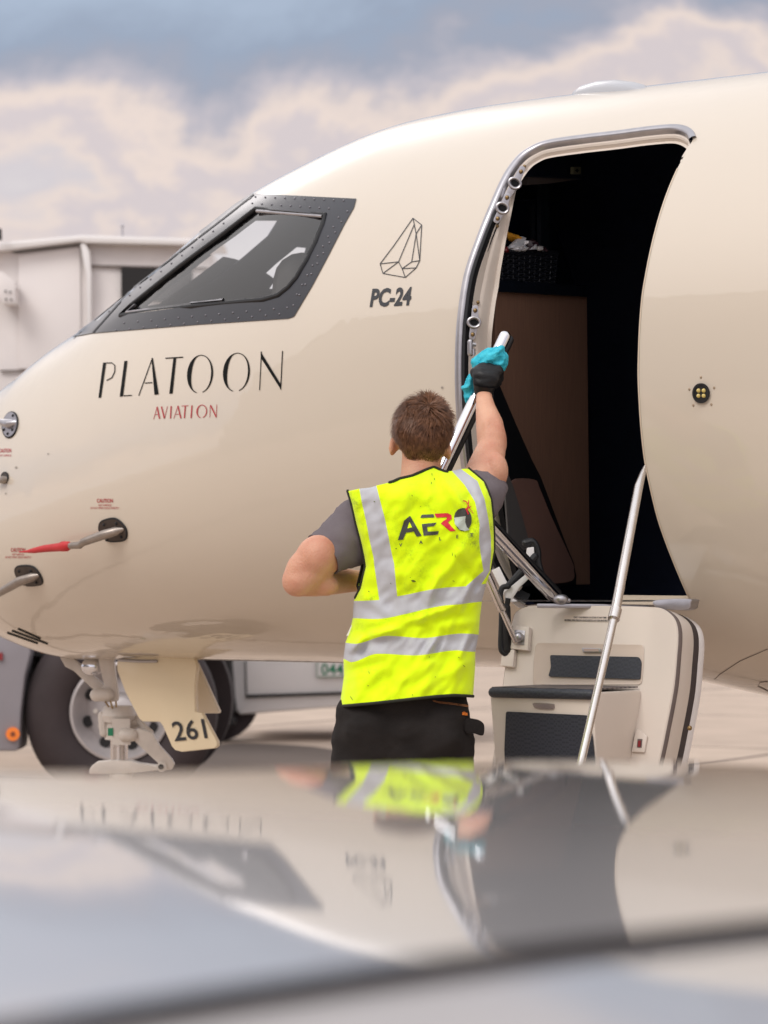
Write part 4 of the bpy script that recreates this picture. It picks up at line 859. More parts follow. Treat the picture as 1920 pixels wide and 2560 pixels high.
for k_ in range(8):
    a = k_ * math.pi / 4 + .3; q = MB(); q.tube([wc + Vector((.205 * math.cos(a), .10, .205 * math.sin(a))), wc + Vector((.205 * math.cos(a), .124, .205 * math.sin(a)))], .034, 14); q.build('rim_hole', M['dark'], rim)
for k_ in range(10):
    a = k_ * math.pi / 5; q = MB(); q.tube([wc + Vector((.15 * math.cos(a), .07, .15 * math.sin(a))), wc + Vector((.15 * math.cos(a), .1, .15 * math.sin(a)))], .014, 8); q.build('wheel_nut', M['gear'], rim)
q = MB(); face(q, [(-420, 1560), (60, 1560), (77, 1630), (62, 1690), (52, 1780), (48, 1868), (40, 1878), (-420, 1878)], YW - .02, .4); sk = q.build('side_skirt', mat('grey_skirt', (138, 134, 140), .5, noise_amt=.12, noise_scale=3), lift, bevel=.02)
q = MB(); face(q, [(60, 1560), (480, 1560), (480, 1655), (300, 1640), (120, 1640), (77, 1640)], YW + .15, 1.8); face(q, [(-420, 1140), (560, 1140), (560, 1600), (-420, 1600)], YW + .6, 1.8); q.build('chassis', M['dark'], lift, smooth=False)
q = MB(); q.tube([P(32, 1835, YW - .05), P(32, 1835, YW - .02)], .040, 20); rf = q.build('side_marker', M['lens'], sk)
q = MB(); q.tube([P(32, 1835, YW - .056), P(32, 1835, YW - .05)], .014, 12); q.build('marker_centre', mat('brownlens', (120, 60, 24), .4), rf)
q = MB(); face(q, [(-4, 1632), (6, 1632), (6, 1650), (-4, 1650)], YW - .04, .02); q.build('red_marker', M['redp'], sk, smooth=False)
q = MB(); face(q, [(75, 1620), (420, 1620), (400, 1700), (470, 1860), (460, 1875), (75, 1700)], YW + .32, .5); q.build('wheel_arch', M['dark'], lift, smooth=False)
wc2 = wc + Vector((0, 2.0, 0)); q = MB(); q.tube([wc2 - Vector((0, .13, 0)), wc2 + Vector((0, .13, 0))], .55, 40); q.build('wheel', M['tyre'], lift)

van = thing('service_van', 'white service vehicle with green number plate seen under the aircraft belly', 'van', (-1.2, 25, 0))
YV = 24.0
q = MB(); face(q, [(574, 1560), (1160, 1560), (1180, 1590), (1180, 1735), (1100, 1742), (860, 1766), (600, 1787), (592, 1780), (583, 1740), (577, 1660)], YV, 2.0); q.build('lower_body', M['white'], van, bevel=.03)
q = MB(); face(q, [(578, 1395), (1120, 1395), (1160, 1575), (572, 1575)], YV + .02, 1.95); q.build('upper_body', M['white'], van, bevel=.05)
q = MB(); face(q, [(616, 1737), (1100, 1722), (1100, 1729), (616, 1745)], YV - .03, .02); q.build('panel_seam', M['dark'], van, smooth=False); q = MB(); q.tube([P(613, 1640, YV - .02), P(616, 1742, YV - .02)], .006, 6); q.build('panel_seam', M['dark'], van, smooth=False)
q = MB(); face(q, [(793, 1640), (935, 1640), (935, 1690), (793, 1692)], YV - .03, .015); npo = q.build('number_plate', M['white'], van, smooth=False)
def vh(x, y): return P(x, y, YV - .035), Vector((0, -1, 0))
q = MB(); text_on(q, text_polys('044', 803, 1687, 28, 56, bold=.01), vh, .002)
for a, b_ in (((793, 1641), (793, 1692)), ((793, 1692), (935, 1690))):
    v_ = [Vector(vh(*p)[0]) - Vector((0, .003, 0)) for p in stroke([a, b_], 1.6)]; q.add(v_, [tuple(range(len(v_)))])
q.build('plate_number', M['green'], npo, smooth=False)
q = MB(); face(q, [(490, 1560), (574, 1560), (577, 1660), (583, 1740), (588, 1782), (575, 1787), (586, 1800), (586, 1815), (556, 1815), (545, 1830), (500, 1835), (480, 1700)], YV - .3, .5); q.build('black_bumper', M['dark'], van, bevel=.02)
for xx in (560, 1050):
    w_ = P(xx, 1501 + (1.21 - .34) * 7000 / (YV + 1), YV + 1); q = MB(); q.tube([w_ - Vector((0, .9, 0)), w_ - Vector((0, .65, 0))], .34, 32); q.build('wheel', M['tyre'], van)

# ------------------------------------------------------------------ building added out of view, for its reflected roofline on the fuselage
hg = thing('reflection_hangar', 'long pale building added out of view for its reflection line on the fuselage', 'building', (-40, -30, 0))
q = MB(); q.slab([(-36, 4, 0), (-36, -70, 0), (-36, -70, 14.5), (-36, -33, 16.5), (-36, 4, 15)], (-30, 0, 0)); q.build('reflection_hangar_wall', mat('reflection_hangar_cladding', (150, 144, 140), .6, noise_amt=.1, noise_scale=.2), hg, smooth=False)
q = MB(); q.slab([(-35.9, -8, 0), (-35.9, -58, 0), (-35.9, -58, 11), (-35.9, -8, 11)], (-.05, 0, 0)); q.build('reflection_hangar_sliding_door', mat('reflection_hangar_door_paint', (128, 128, 132), .5), hg, smooth=False)
q = MB(); q.slab([(-35.7, 4.4, 15), (-35.7, -33, 16.7), (-35.7, -70.4, 14.5), (-35.7, -70.4, 15.1), (-35.7, -33, 17.3), (-35.7, 4.4, 15.6)], (-31, 0, 0)); q.build('reflection_hangar_roof', mat('reflection_hangar_sheeting', (96, 98, 104), .6), hg, smooth=False)

# ------------------------------------------------------------------ the worker
def remeshed(mb, voxel, smooth_it, factor=.5):
    me = bpy.data.meshes.new('r'); me.from_pydata(mb.v, [], mb.f); bm = bmesh.new(); bm.from_mesh(me); bmesh.ops.recalc_face_normals(bm, faces=bm.faces); bm.to_mesh(me); bm.free()
    o = bpy.data.objects.new('r', me); COL.objects.link(o); m = o.modifiers.new('r', 'REMESH'); m.mode = 'VOXEL'; m.voxel_size = voxel
    m = o.modifiers.new('s', 'SMOOTH'); m.iterations = smooth_it; m.factor = factor
    dg = bpy.context.evaluated_depsgraph_get(); me2 = bpy.data.meshes.new_from_object(o.evaluated_get(dg)); bpy.data.objects.remove(o)
    r = MB(); r.v = [tuple(v.co) for v in me2.vertices]; r.f = [tuple(p.vertices) for p in me2.polygons]; r.mi = [0] * len(r.f); bpy.data.meshes.remove(me2); return r
PM = 889.0       # px per metre at the worker
YB = 7.87
man = thing('person', 'person in yellow high visibility vest wiping a handrail, seen from behind with one arm raised', 'person', (P(1020, 1500, 8).x, 7.97, 0))
SHR = P(1184, 1250, 8.01); ELR = P(1226, 1128, 8.13); WRR = P(1209, 985, 8.27)
SHL = P(908, 1302, 8.0); ELL = P(745, 1452, 7.93); WRL = P(925, 1452, 8.22)
HND = P(1217, 938, 8.29)
RD = (RB - RT).normalized()                     # direction of the rail
def hand(mb, grow=0.0):
    """fist closed round the rail: back of the hand to the camera, four fingers over the far side, thumb beside"""
    railp = lambda x_: RT + RD * x_
    # palm plate
    mb.tube([P(1209, 985, 8.265), P(1211, 962, 8.26), P(1215, 944, 8.262), P(1217, 932, 8.275)], [.026 + grow, .033 + grow, .040 + grow, .040 + grow], 18, flat=.5, roundcap=True)
    mb.tube([P(1191, 932, 8.285), P(1243, 929, 8.285)], [.018 + grow] * 2, 14, roundcap=True)
    for i, (kx, ky, ln) in enumerate(((1190, 931, .92), (1208, 926, 1.0), (1227, 926, .98), (1243, 931, .8))):
        a = P(kx, ky, 8.29); b = P(kx + 3, ky - 9, 8.29 + .035 * ln); c = P(kx + 5, ky + 6, 8.34 + .05 * ln); d = P(kx + 4, ky + 26, 8.34 + .04 * ln)
        mb.tube([a, b, c, d], [.0115 + grow, .0105 + grow, .0095 + grow, .0085 + grow], 12, roundcap=True)
    mb.tube([P(1236, 958, 8.28), P(1247, 946, 8.30), P(1248, 934, 8.335), P(1242, 926, 8.355)], [.015 + grow, .0135 + grow, .012 + grow, .010 + grow], 12, roundcap=True)
bd = MB()
HC = P(1057, 1078, 8.0)
bd.ellipsoid(HC, .073, .092, .104, 28, 20); bd.ellipsoid(HC + Vector((.004, .045, -.055)), .052, .052, .062, 20, 14)       # skull, jaw
bd.ellipsoid(HC + Vector((.004, -.028, -.03)), .064, .06, .07, 20, 14)
bd.ellipsoid(HC + Vector((.006, .098, -.035)), .012, .02, .026, 12, 8); bd.ellipsoid(HC + Vector((.004, .085, -.075)), .024, .012, .010, 12, 8); bd.ellipsoid(HC + Vector((.004, .078, -.105)), .026, .02, .018, 12, 8)
bd.ellipsoid(HC + Vector((.004, .08, .008)), .05, .014, .012, 12, 8)
for sx, ex, ey in ((-1, 982, 1116), (1, 1119, 1126)):
    e0 = P(ex, ey, 8.01); rt = Matrix.Rotation(.28 * sx, 3, 'Z') @ Matrix.Rotation(-.12 * sx, 3, 'Y')
    bd.ellipsoid(e0, .009, .021, .031, 14, 10, rt); bd.ellipsoid(e0 + Vector((.006 * sx, -.010, .004)), .006, .008, .027, 12, 8, rt); bd.ellipsoid(e0 + Vector((-.006 * sx, .008, 0)), .012, .012, .02, 10, 8)
bd.tube([P(1052, 1245, 7.99), P(1051, 1190, 7.985), P(1055, 1140, 7.995), HC], [.080, .0575, .057, .055], 22)
bd.tube([P(985, 1268, 7.995), P(1051, 1226, 7.995), P(1120, 1246, 7.995)], [.055, .055, .055], 16, roundcap=True)
bd.tube([SHL, P(980, 1266, 8.0), P(1050, 1254, 8.0), P(1120, 1242, 8.0), SHR], [.055, .055, .058, .055, .055], 18, roundcap=True)
bd.tube([P(1055, 1290, 8.0), P(1045, 1400, 8.0), P(1035, 1560, 8.0), P(1020, 1700, 8.0), P(1012, 1800, 8.0)], [.115, .135, .12, .125, .13], 24, flat=.6, roundcap=True)
bd.tube([SHL, SHL.lerp(ELL, .5), ELL], [.058, .056, .047], 18, roundcap=True); bd.tube([ELL, ELL.lerp(WRL, .25), ELL.lerp(WRL, .5), WRL], [.045, .046, .04, .027], 18, roundcap=True)
bd.ellipsoid(P(733, 1464, 7.915), .024, .024, .024, 14, 10); bd.ellipsoid(P(752, 1418, 7.93), .040, .045, .062, 16, 12, Matrix.Rotation(.55, 3, 'Y')); bd.ellipsoid(P(806, 1460, 7.975), .050, .036, .034, 16, 12, Matrix.Rotation(.2, 3, 'Y'))
bd.ellipsoid(P(792, 1390, 7.93), .058, .056, .066, 18, 12, Matrix.Rotation(.8, 3, 'Y'))
# left hand rests in front of the stomach
for k_ in range(4):
    a = WRL + Vector((.05, .02, .02 - k_ * .018)); bd.tube([a, a + Vector((.035, .015, -.005)), a + Vector((.06, .02, -.015)), a + Vector((.07, .01, -.03))], [.010, .0095, .009, .008], 10, roundcap=True)
bd.tube([WRL, WRL + Vector((.06, .015, -.005))], [.03, .034], 14, flat=.6, roundcap=True); bd.tube([WRL + Vector((.02, 0, .03)), WRL + Vector((.05, -.01, .05)), WRL + Vector((.07, 0, .045))], [.012, .011, .009], 10, roundcap=True)
bd.tube([SHR, SHR.lerp(ELR, .5), ELR], [.062, .054, .044], 18, roundcap=True)
bd.tube([ELR + Vector((.004, .0, -.01)), P(1229, 1100, 8.15), P(1224, 1060, 8.18), P(1214, 1020, 8.22), WRR], [.040, .0435, .041, .030, .0225], 20, roundcap=True)
bd.ellipsoid(P(1240, 1178, 8.06), .036, .05, .055, 16, 12); bd.ellipsoid(P(1246, 1092, 8.155), .024, .032, .058, 16, 12, Matrix.Rotation(-.16, 3, 'Y')); bd.ellipsoid(P(1217, 1088, 8.15), .022, .03, .055, 16, 12); bd.ellipsoid(P(1212, 1148, 8.09), .030, .03, .022, 14, 10); bd.ellipsoid(P(1246, 1140, 8.11), .020, .024, .024, 14, 10)
hand(bd, -.001)
for sx, hx in ((-1, 930), (1, 1095)):
    hp = P(hx, 1800, 8.0); kn = Vector((hp.x + sx * .03, 7.98, .52)); an_ = Vector((hp.x + sx * .045, 8.0, .10))
    bd.tube([hp, hp.lerp(kn, .5), kn, kn.lerp(an_, .35), an_], [.085, .075, .058, .055, .040], 20, roundcap=True)
    bd.tube([an_, an_ + Vector((0, .1, -.05)), an_ + Vector((0, .17, -.065))], [.045, .04, .03], 14, roundcap=True)
bm_ = remeshed(bd, .0065, 6); body = bm_.build('body', M['skin'], man, angle=180)
BODY = BVHTree.FromPolygons([Vector(v) for v in bm_.v], bm_.f)
gv = MB(); hand(gv, .0022); gm_ = remeshed(gv, .0045, 4); 
# glove creases
gvv = []
for v in gm_.v:
    p = Vector(v); d = noise.noise(p * 38) * .0022 + noise.noise(Vector((p.x * 20, p.y * 20, p.z * 120))) * .0012; gvv.append((p.x, p.y - d, p.z + d))
gm_.v = gvv; glo = gm_.build('glove', M['glove'], man, angle=180)
cu_ = MB(); cf = [(P(1210, 980, 8.268), .029), (P(1210, 974, 8.267), .0305), (P(1211, 966, 8.264), .032)]
cu_.tube([P(1209, 987, 8.27), P(1210, 976, 8.268), P(1212, 962, 8.262)], [.0275, .030, .035], 24, caps=False, flat=.9); cu_.build('glove_cuff', M['glove'], glo)
# eyes
for sx in (-.03, .034):
    q = MB(); q.ellipsoid(HC + Vector((sx, .078, -.008)), .011, .011, .011, 12, 8); q.build('eye', mat('eye_white', (220, 214, 208), .3), man)

# hair: a close cap plus thousands of short locks growing out of the crown whorl
capb = MB(); V = []; F_ = []
HR = (.0805, .099, .109); HCC = HC + Vector((.001, -.004, -.014))
def hairline(az):       # lowest polar angle (from top) covered; az 0 = back (towards camera)
    d = abs((az + math.pi) % (2 * math.pi) - math.pi); return R(131) if d < .9 else (R(131) + (R(100) - R(131)) * min(1, (d - .9) / .45) if d < 1.35 else R(100) + (R(62) - R(100)) * min(1, (d - 1.35) / 1.2))
def hpt(az, po, g=0, box=1.0):
    sx, sy = math.sin(po) * math.sin(az), -math.sin(po) * math.cos(az)
    k = 2.35; cz = math.cos(po); nrm = (abs(sx) ** k + abs(sy) ** k + abs(cz) ** k) ** (1 / k)   # slightly squared skull with flat top
    lo = 1.0 if po < 1.35 else 1 - .20 * min(1, (po - 1.35) / .95)
    return HCC + Vector((sx / nrm * (HR[0] + g) * lo, sy / nrm * (HR[1] + g) * lo, cz / nrm * (HR[2] + g)))
na, npo_ = 48, 22
for j in range(npo_ + 1):
    for i in range(na):
        az = 2 * math.pi * i / na; po = hairline(az) * j / npo_; V.append(hpt(az, po, -.001 - .006 * max(0, po - 1.7)))
F_ = [(j * na + i, j * na + (i + 1) % na, (j + 1) * na + (i + 1) % na, (j + 1) * na + i) for j in range(npo_) for i in range(na)]
capb.add(V, F_); hcap = capb.build('hair', M['scalp'], man)
hs = MB(); WH = (0.25, R(42))      # whorl
wp = hpt(*WH)
Vh = []; Fh = []
for n_i in range(15000):
    az = rng.uniform(-math.pi, math.pi); cpo = rng.uniform(math.cos(R(131)), 1); po = math.acos(cpo)
    hl_ = hairline(az)
    if po > hl_ + rng.uniform(-.08, .02): continue
    if abs(az) > 2.0 and po > 1.0: continue
    p = hpt(az, po, -.002); nn = (hpt(az, po, .02) - p).normalized(); down = (hpt(az, po + .06) - p).normalized(); away = (p - wp); away = (away - nn * away.dot(nn))
    away = away.normalized() if away.length > 1e-4 else down
    swirl = nn.cross(away) * .45; fadelen = 1 - min(1, max(0, (po - R(70)) / R(58)))
    clump = noise.noise(p * 26) ; clump2 = noise.noise(p * 26 + Vector((7, 3, 1)))
    dr = (away * (.8 if po < 1.2 else .2) + down * (.25 if po < 1.2 else .9) + swirl * (1 if po < 1.1 else .15) + nn * (.55 * fadelen + .12) + nn.cross(down) * clump * 1.5 + down * clump2 * .8 + Vector((rng.normal(), rng.normal(), rng.normal())) * .13).normalized()
    L = (.006 + .033 * fadelen ** 1.1) * rng.uniform(.7, 1.15) * (1 + .3 * clump2)
    wd = .0008 if fadelen < .4 else .0013
    side = dr.cross(nn).normalized() * wd; o = len(Vh); a = p; segs = 3
    for k_ in range(segs + 1):
        t = k_ / segs; c_ = a + dr * L * t - nn * (L * .38 * t * t) + down * (L * .12 * t * t)
        Vh += [c_ - side * (1 - t * .85), c_ + side * (1 - t * .85)]
    Fh += [(o + 2 * k_, o + 2 * k_ + 1, o + 2 * k_ + 3, o + 2 * k_ + 2) for k_ in range(segs)]
hs.add(Vh, Fh); hs.build('hair_strands', M['hair'], hcap, smooth=False)

# t-shirt
def cloth_tube(pts, rad, n=40, flat=1.0, seed=0, amp=.006, m=40):
    """sleeve surface with soft folds across it; open at the far end"""
    pts = [Vector(p) for p in pts]; mb = MB(); sp = [Vector(p) for p in spline([tuple(p) for p in pts], m // (len(pts) - 1))]; k = len(sp)
    rr = np.interp(np.linspace(0, len(rad) - 1, k), range(len(rad)), rad); t0 = (sp[1] - sp[0]).normalized(); u = t0.cross(Vector((0, 1, 0))).normalized(); V = []
    for i, p in enumerate(sp):
        t = (sp[min(i + 1, k - 1)] - sp[max(i - 1, 0)]).normalized(); u = (u - t * u.dot(t)).normalized(); w = t.cross(u)
        for j in range(n):
            a = 2 * math.pi * j / n; dd = u * math.cos(a) + w * math.sin(a) * flat
            q_ = p + dd * rr[i]; f = noise.noise(Vector((q_.x * 16 + seed, q_.y * 9, q_.z * 22))) * amp + abs(noise.noise(Vector((q_.x * 30 + seed, q_.y * 12, (q_.z + q_.x) * 34)))) * amp * .7
            V.append(q_ + dd * f)
    mb.add(V, [(i * n + j, i * n + (j + 1) % n, (i + 1) * n + (j + 1) % n, (i + 1) * n + j) for i in range(k - 1) for j in range(n)])
    # hem thickness: turn the cuff edge inwards
    o = len(mb.v); last = [(k - 1) * n + j for j in range(n)]; c = sp[-1]; inner = [Vector(mb.v[i_]) + (c - Vector(mb.v[i_])).normalized() * .004 for i_ in last]; inner2 = [v - (sp[-1] - sp[-3]).normalized() * .03 for v in inner]
    mb.v += [tuple(v) for v in inner + inner2]
    for ring in (0, 1):
        a0 = last if ring == 0 else [o + j for j in range(n)]; b0 = [o + ring * n + j for j in range(n)]
        for j in range(n): mb.f.append((a0[j], a0[(j + 1) % n], b0[(j + 1) % n], b0[j])); mb.mi.append(0)
    return mb
shirt = MB()
s1 = cloth_tube([P(950, 1310, 8.02), P(905, 1322, 8.01), P(862, 1350, 7.98), P(812, 1387, 7.945)], [.090, .094, .084, .067], flat=.78, seed=3, amp=.010)
yk = MB(); yk.tube([P(915, 1290, 8.02), P(985, 1262, 8.02), P(1050, 1246, 8.015), P(1120, 1232, 8.015), P(1180, 1240, 8.02)], [.055, .058, .06, .058, .055], 18, roundcap=True)
s2 = cloth_tube([P(1172, 1268, 8.0), P(1186, 1250, 8.0), P(1202, 1232, 8.03), P(1219, 1208, 8.07)], [.072, .077, .073, .061], flat=.85, seed=9, amp=.006)
tors = MB(); tors.tube([P(1060, 1315, 8.0), P(1045, 1400, 7.995), P(1035, 1560, 7.995), P(1020, 1730, 8.0)], [.135, .155, .150, .155], 30, flat=.5, roundcap=True)
for q_ in (s1, s2, tors, yk): shirt.add(q_.v, q_.f)
sh = shirt.build('tshirt', M['shirt'], man, angle=80)

# trousers
trs = MB(); tq = MB()
tq.tube([P(1016, 1700, 8.0), P(1013, 1765, 8.0), P(1008, 1830, 8.0)], [.162, .184, .192], 30, flat=.66, roundcap=True)
for sx, hx in ((-1, 922), (1, 1092)):
    hp = P(hx, 1840, 8.0); kn = Vector((hp.x + sx * .03, 7.98, .52)); an_ = Vector((hp.x + sx * .045, 8.0, .07)); tq.tube([P(hx, 1800, 7.985), hp + Vector((0, -.005, 0)), hp.lerp(kn, .5), kn, an_], [.098, .104, .098, .080, .072], 24, roundcap=True)
    tq.ellipsoid(P(hx + (12 if sx < 0 else -6), 1838, 7.925), .085, .06, .10, 20, 14)
tm = remeshed(tq, .009, 6); vv = []
for v in tm.v:
    p = Vector(v); a = noise.noise(Vector((p.x * 9 + p.z * 8, p.y * 5, p.z * 16 - p.x * 6))); b = noise.noise(Vector((p.x * 24, p.y * 10, p.z * 40))); c = Vector((p.x - man.location.x, p.y - 8.0, 0)).normalized(); vv.append(tuple(p + c * (a * .009 + abs(b) * .005)))
tm.v = vv; tro = tm.build('trousers', M['trouser'], man, angle=180); TRB = BVHTree.FromPolygons([Vector(v) for v in tm.v], tm.f)
def trh(x, y): h, nn = bvh_hit(TRB, x, y); return (h, nn) if h is not None else (P(x, y, 7.86), Vector((0, -1, 0)))
def z6(x, y): return (690 + x / 2.592, 1300 + y / 2.592)
q = MB(); a0_ = z6(1203, 1262); text_on(q, text_polys('site', a0_[0], a0_[1], 8.5, 13.5, slope=.12, bold=.05), trh, .002); q.build('pocket_lettering', M['orange'], tro, smooth=False)
q = MB(); pth = [Vector(trh(*z6(x, y))[0]) - Vector((0, .002, 0)) for x, y in [(1015, 1168), (1060, 1178), (1120, 1184), (1180, 1192), (1248, 1202)]]; q.tube(pth, .0008, 5)
pth = [Vector(trh(*z6(x, y))[0]) - Vector((0, .002, 0)) for x, y in [(1020, 1174), (1060, 1185), (1120, 1191), (1180, 1199), (1248, 1210)]]; q.tube(pth, .0008, 5); q.build('pocket_stitching', mat('tan_thread', (150, 96, 56), .7), tro)
q = MB(); q.slab([P(x, y, 7.925) for x, y in spline([z6(*p) for p in [(1225, 1290), (1290, 1290), (1330, 1305), (1350, 1332), (1347, 1388), (1325, 1397), (1285, 1384), (1225, 1376)]], 4, True)], Vector((0, .012, 0))); q.build('tool_loop', M['trouser'], tro, bevel=.003); q = MB(); lp0 = [z6(*p) for p in [(1255, 1290), (1290, 1292), (1330, 1305), (1348, 1330), (1345, 1385), (1335, 1395), (1290, 1385), (1262, 1378)]]; lps = [P(x, y, 7.95) for x, y in spline(lp0, 3)]
for sx, hx in ((-1, 922), (1, 1092)):
    hp = P(hx, 1840, 8.0); f0 = Vector((hp.x + sx * .045, 8.0, 0)); q = MB(); q.tube([f0 + Vector((0, -.05, .05)), f0 + Vector((0, .06, .055)), f0 + Vector((0, .16, .045)), f0 + Vector((0, .2, .04))], [.05, .05, .045, .035], 18, roundcap=True); q.tube([f0 + Vector((0, -.02, .06)), f0 + Vector((0, -.015, .14))], [.048, .052], 18)
    bmm = remeshed(q, .008, 4); bmm.v = [(a, b, max(c, .022)) for a, b, c in bmm.v]; bo = bmm.build('boot', M['dark'], man, angle=180); q = MB(); q.slab([f0 + Vector((.05 * math.cos(a), .075 + .14 * math.sin(a), .0)) for a in np.linspace(0, 2 * math.pi, 24, endpoint=False)], (0, 0, .028)); q.build('sole', M['rubber'], bo)

# ---- vest: grid that follows its seams and reflective bands
c1 = lambda x, y: (690 + x / 2.592, 780 + y / 2.592)
c2 = z6
ROWS = {   # name: 7 px points (left edge, stripe L left, stripe L right, middle, stripe R left, stripe R right, right edge)
 'top': [c1(465, 1160), c1(540, 1145), c1(650, 1125), c1(930, 1045), c1(1140, 1030), c1(1200, 1018), c1(1250, 1015)],
 'a': [c1(492, 1250), c1(557, 1235), c1(672, 1215), c1(980, 1170), c1(1222, 1120), c1(1305, 1095), c1(1350, 1100)],
 'b': [c1(518, 1370), c1(585, 1360), c1(705, 1340), c1(1000, 1300), c1(1290, 1230), c1(1352, 1215), c1(1395, 1215)],
 'c': [c1(548, 1480), c1(606, 1475), c1(728, 1455), c1(1010, 1420), c1(1320, 1375), c1(1378, 1352), c1(1408, 1345)],
 'd': [c1(572, 1590), c1(632, 1590), c1(750, 1570), c1(1020, 1530), c1(1316, 1480), c1(1392, 1462), c1(1413, 1455)],
 'e': [c2(580, 300), c2(638, 300), c2(765, 285), c2(1030, 262), c2(1325, 210), c2(1394, 205), c2(1413, 200)],
 'f': [c2(545, 445), c2(660, 450), c2(778, 432), c2(1040, 380), c2(1345, 330), c2(1385, 330), c2(1390, 330)],
 'b1t': [c2(503, 525), c2(670, 518), c2(785, 495), c2(1040, 446), c2(1230, 430), c2(1330, 418), c2(1362, 414)],
 'b1b': [c2(498, 636), c2(670, 640), c2(810, 614), c2(1040, 562), c2(1200, 545), c2(1300, 532), c2(1334, 529)],
 'g': [c2(478, 720), c2(600, 715), c2(790, 690), c2(1000, 650), c2(1190, 640), c2(1290, 632), c2(1322, 630)],
 'b2t': [c2(450, 796), c2(535, 800), c2(700, 752), c2(960, 765), c2(1170, 738), c2(1270, 738), c2(1313, 743)],
 'b2b': [c2(437, 900), c2(495, 920), c2(640, 868), c2(920, 876), c2(1150, 845), c2(1250, 852), c2(1292, 853)],
 'h': [c2(440, 1010), c2(540, 1000), c2(700, 990), c2(900, 985), c2(1140, 960), c2(1240, 958), c2(1290, 960)],
 'hem': [c2(413, 1206), c2(540, 1196), c2(700, 1180), c2(900, 1158), c2(1120, 1138), c2(1220, 1138), c2(1277, 1142)]}
ORD = ['top', 'a', 'b', 'c', 'd', 'e', 'f', 'b1t', 'b1b', 'g', 'b2t', 'b2b', 'h', 'hem']
NR = [7, 8, 8, 8, 8, 8, 7, 10, 9, 9, 10, 10, 20]; NCc = [8, 9, 26, 26, 9, 6]
neckline = [c1(650, 1125), c1(755, 1100), c1(800, 1080), c1(880, 1062), c1(960, 1028), c1(1020, 1003), c1(1060, 1020), c1(1100, 1036), c1(1140, 1030)]
FOLDS = [  # x0,y0,x1,y1,width,height(m) in px of the photo: ridges that catch the light (negative: creases)
 (905, 1600, 1050, 1548, 9, .011), (1050, 1548, 1150, 1508, 8, .009), (930, 1570, 1060, 1560, 8, -.006), (1070, 1500, 1095, 1440, 7, .008), (1150, 1530, 1180, 1460, 6, .008), (1165, 1520, 1195, 1450, 6, -.007),
 (880, 1625, 905, 1595, 6, .013), (900, 1640, 925, 1600, 6, -.008), (1060, 1640, 1095, 1590, 7, .008), (1080, 1645, 1112, 1588, 6, -.006), (1150, 1640, 1172, 1588, 6, .009), (1165, 1640, 1185, 1592, 5, -.007),
 (940, 1560, 1000, 1585, 10, .006), (880, 1570, 930, 1600, 12, -.008), (1000, 1700, 1080, 1660, 12, .007), (930, 1720, 1010, 1680, 14, -.005), (1120, 1690, 1170, 1650, 10, .006), (880, 1750, 930, 1690, 10, .006), (1040, 1735, 1100, 1690, 12, .005),
 (1100, 1440, 1190, 1340, 14, .009), (1060, 1450, 1150, 1360, 16, -.006), (1120, 1210, 1165, 1290, 10, .008), (1100, 1200, 1140, 1290, 12, -.006), (1000, 1290, 1030, 1230, 12, .006), (960, 1420, 1060, 1470, 14, .005), (1100, 1180, 1120, 1240, 9, .007),
 (1030, 1250, 1090, 1330, 16, -.005), (1180, 1200, 1225, 1320, 8, .006), (950, 1240, 1010, 1235, 14, .006), (1145, 1400, 1200, 1470, 8, -.006), (900, 1480, 960, 1530, 10, .005), (870, 1680, 960, 1655, 9, -.006), (1090, 1570, 1200, 1550, 10, .006)]
def foldh(x, y):
    h = 0
    for x0, y0, x1, y1, w, a in FOLDS:
        dx, dy = x1 - x0, y1 - y0; l2 = dx * dx + dy * dy; t = max(0, min(1, ((x - x0) * dx + (y - y0) * dy) / l2)); d2 = (x - x0 - t * dx) ** 2 + (y - y0 - t * dy) ** 2
        h += a * math.exp(-d2 / (2 * w * w)) * (.35 + .65 * math.sin(math.pi * min(1, max(0, t * .8 + .1))))
    n_ = noise.noise(Vector((x * .022 + y * .006, y * .013, 3))) * .006 + noise.noise(Vector((x * .05 + y * .03, y * .03 - x * .01, 8))) * .003
    return h + n_
def cell_grid():
    rows = []
    for r in range(len(ORD) - 1):
        A, B = ROWS[ORD[r]], ROWS[ORD[r + 1]]; k = NR[r]
        for i in range(k + (1 if r == len(ORD) - 2 else 0)):
            t = i / k; line = []
            for c in range(6):
                for j in range(NCc[c] + (1 if c == 5 else 0)):
                    u = j / NCc[c]
                    # catmull along the row for smooth bands
                    def row_pt(Q):
                        p0 = Q[max(c - 1, 0)]; p1 = Q[c]; p2 = Q[c + 1]; p3 = Q[min(c + 2, 6)]
                        yy = .5 * (2 * p1[1] + (p2[1] - p0[1]) * u + (2 * p0[1] - 5 * p1[1] + 4 * p2[1] - p3[1]) * u * u + (3 * p1[1] - p0[1] - 3 * p2[1] + p3[1]) * u ** 3)
                        return (p1[0] + (p2[0] - p1[0]) * u, yy)
                    a = row_pt(A); b = row_pt(B)
                    if r == 0 and c in (2, 3):
                        xs = [q_[0] for q_ in neckline]; a = (a[0], float(np.interp(a[0], xs, [q_[1] for q_ in neckline])))
                    line.append(((a[0] + (b[0] - a[0]) * t, a[1] + (b[1] - a[1]) * t), ORD[r], c))
            rows.append(line)
    return rows
rows = cell_grid(); NCt = len(rows[0])
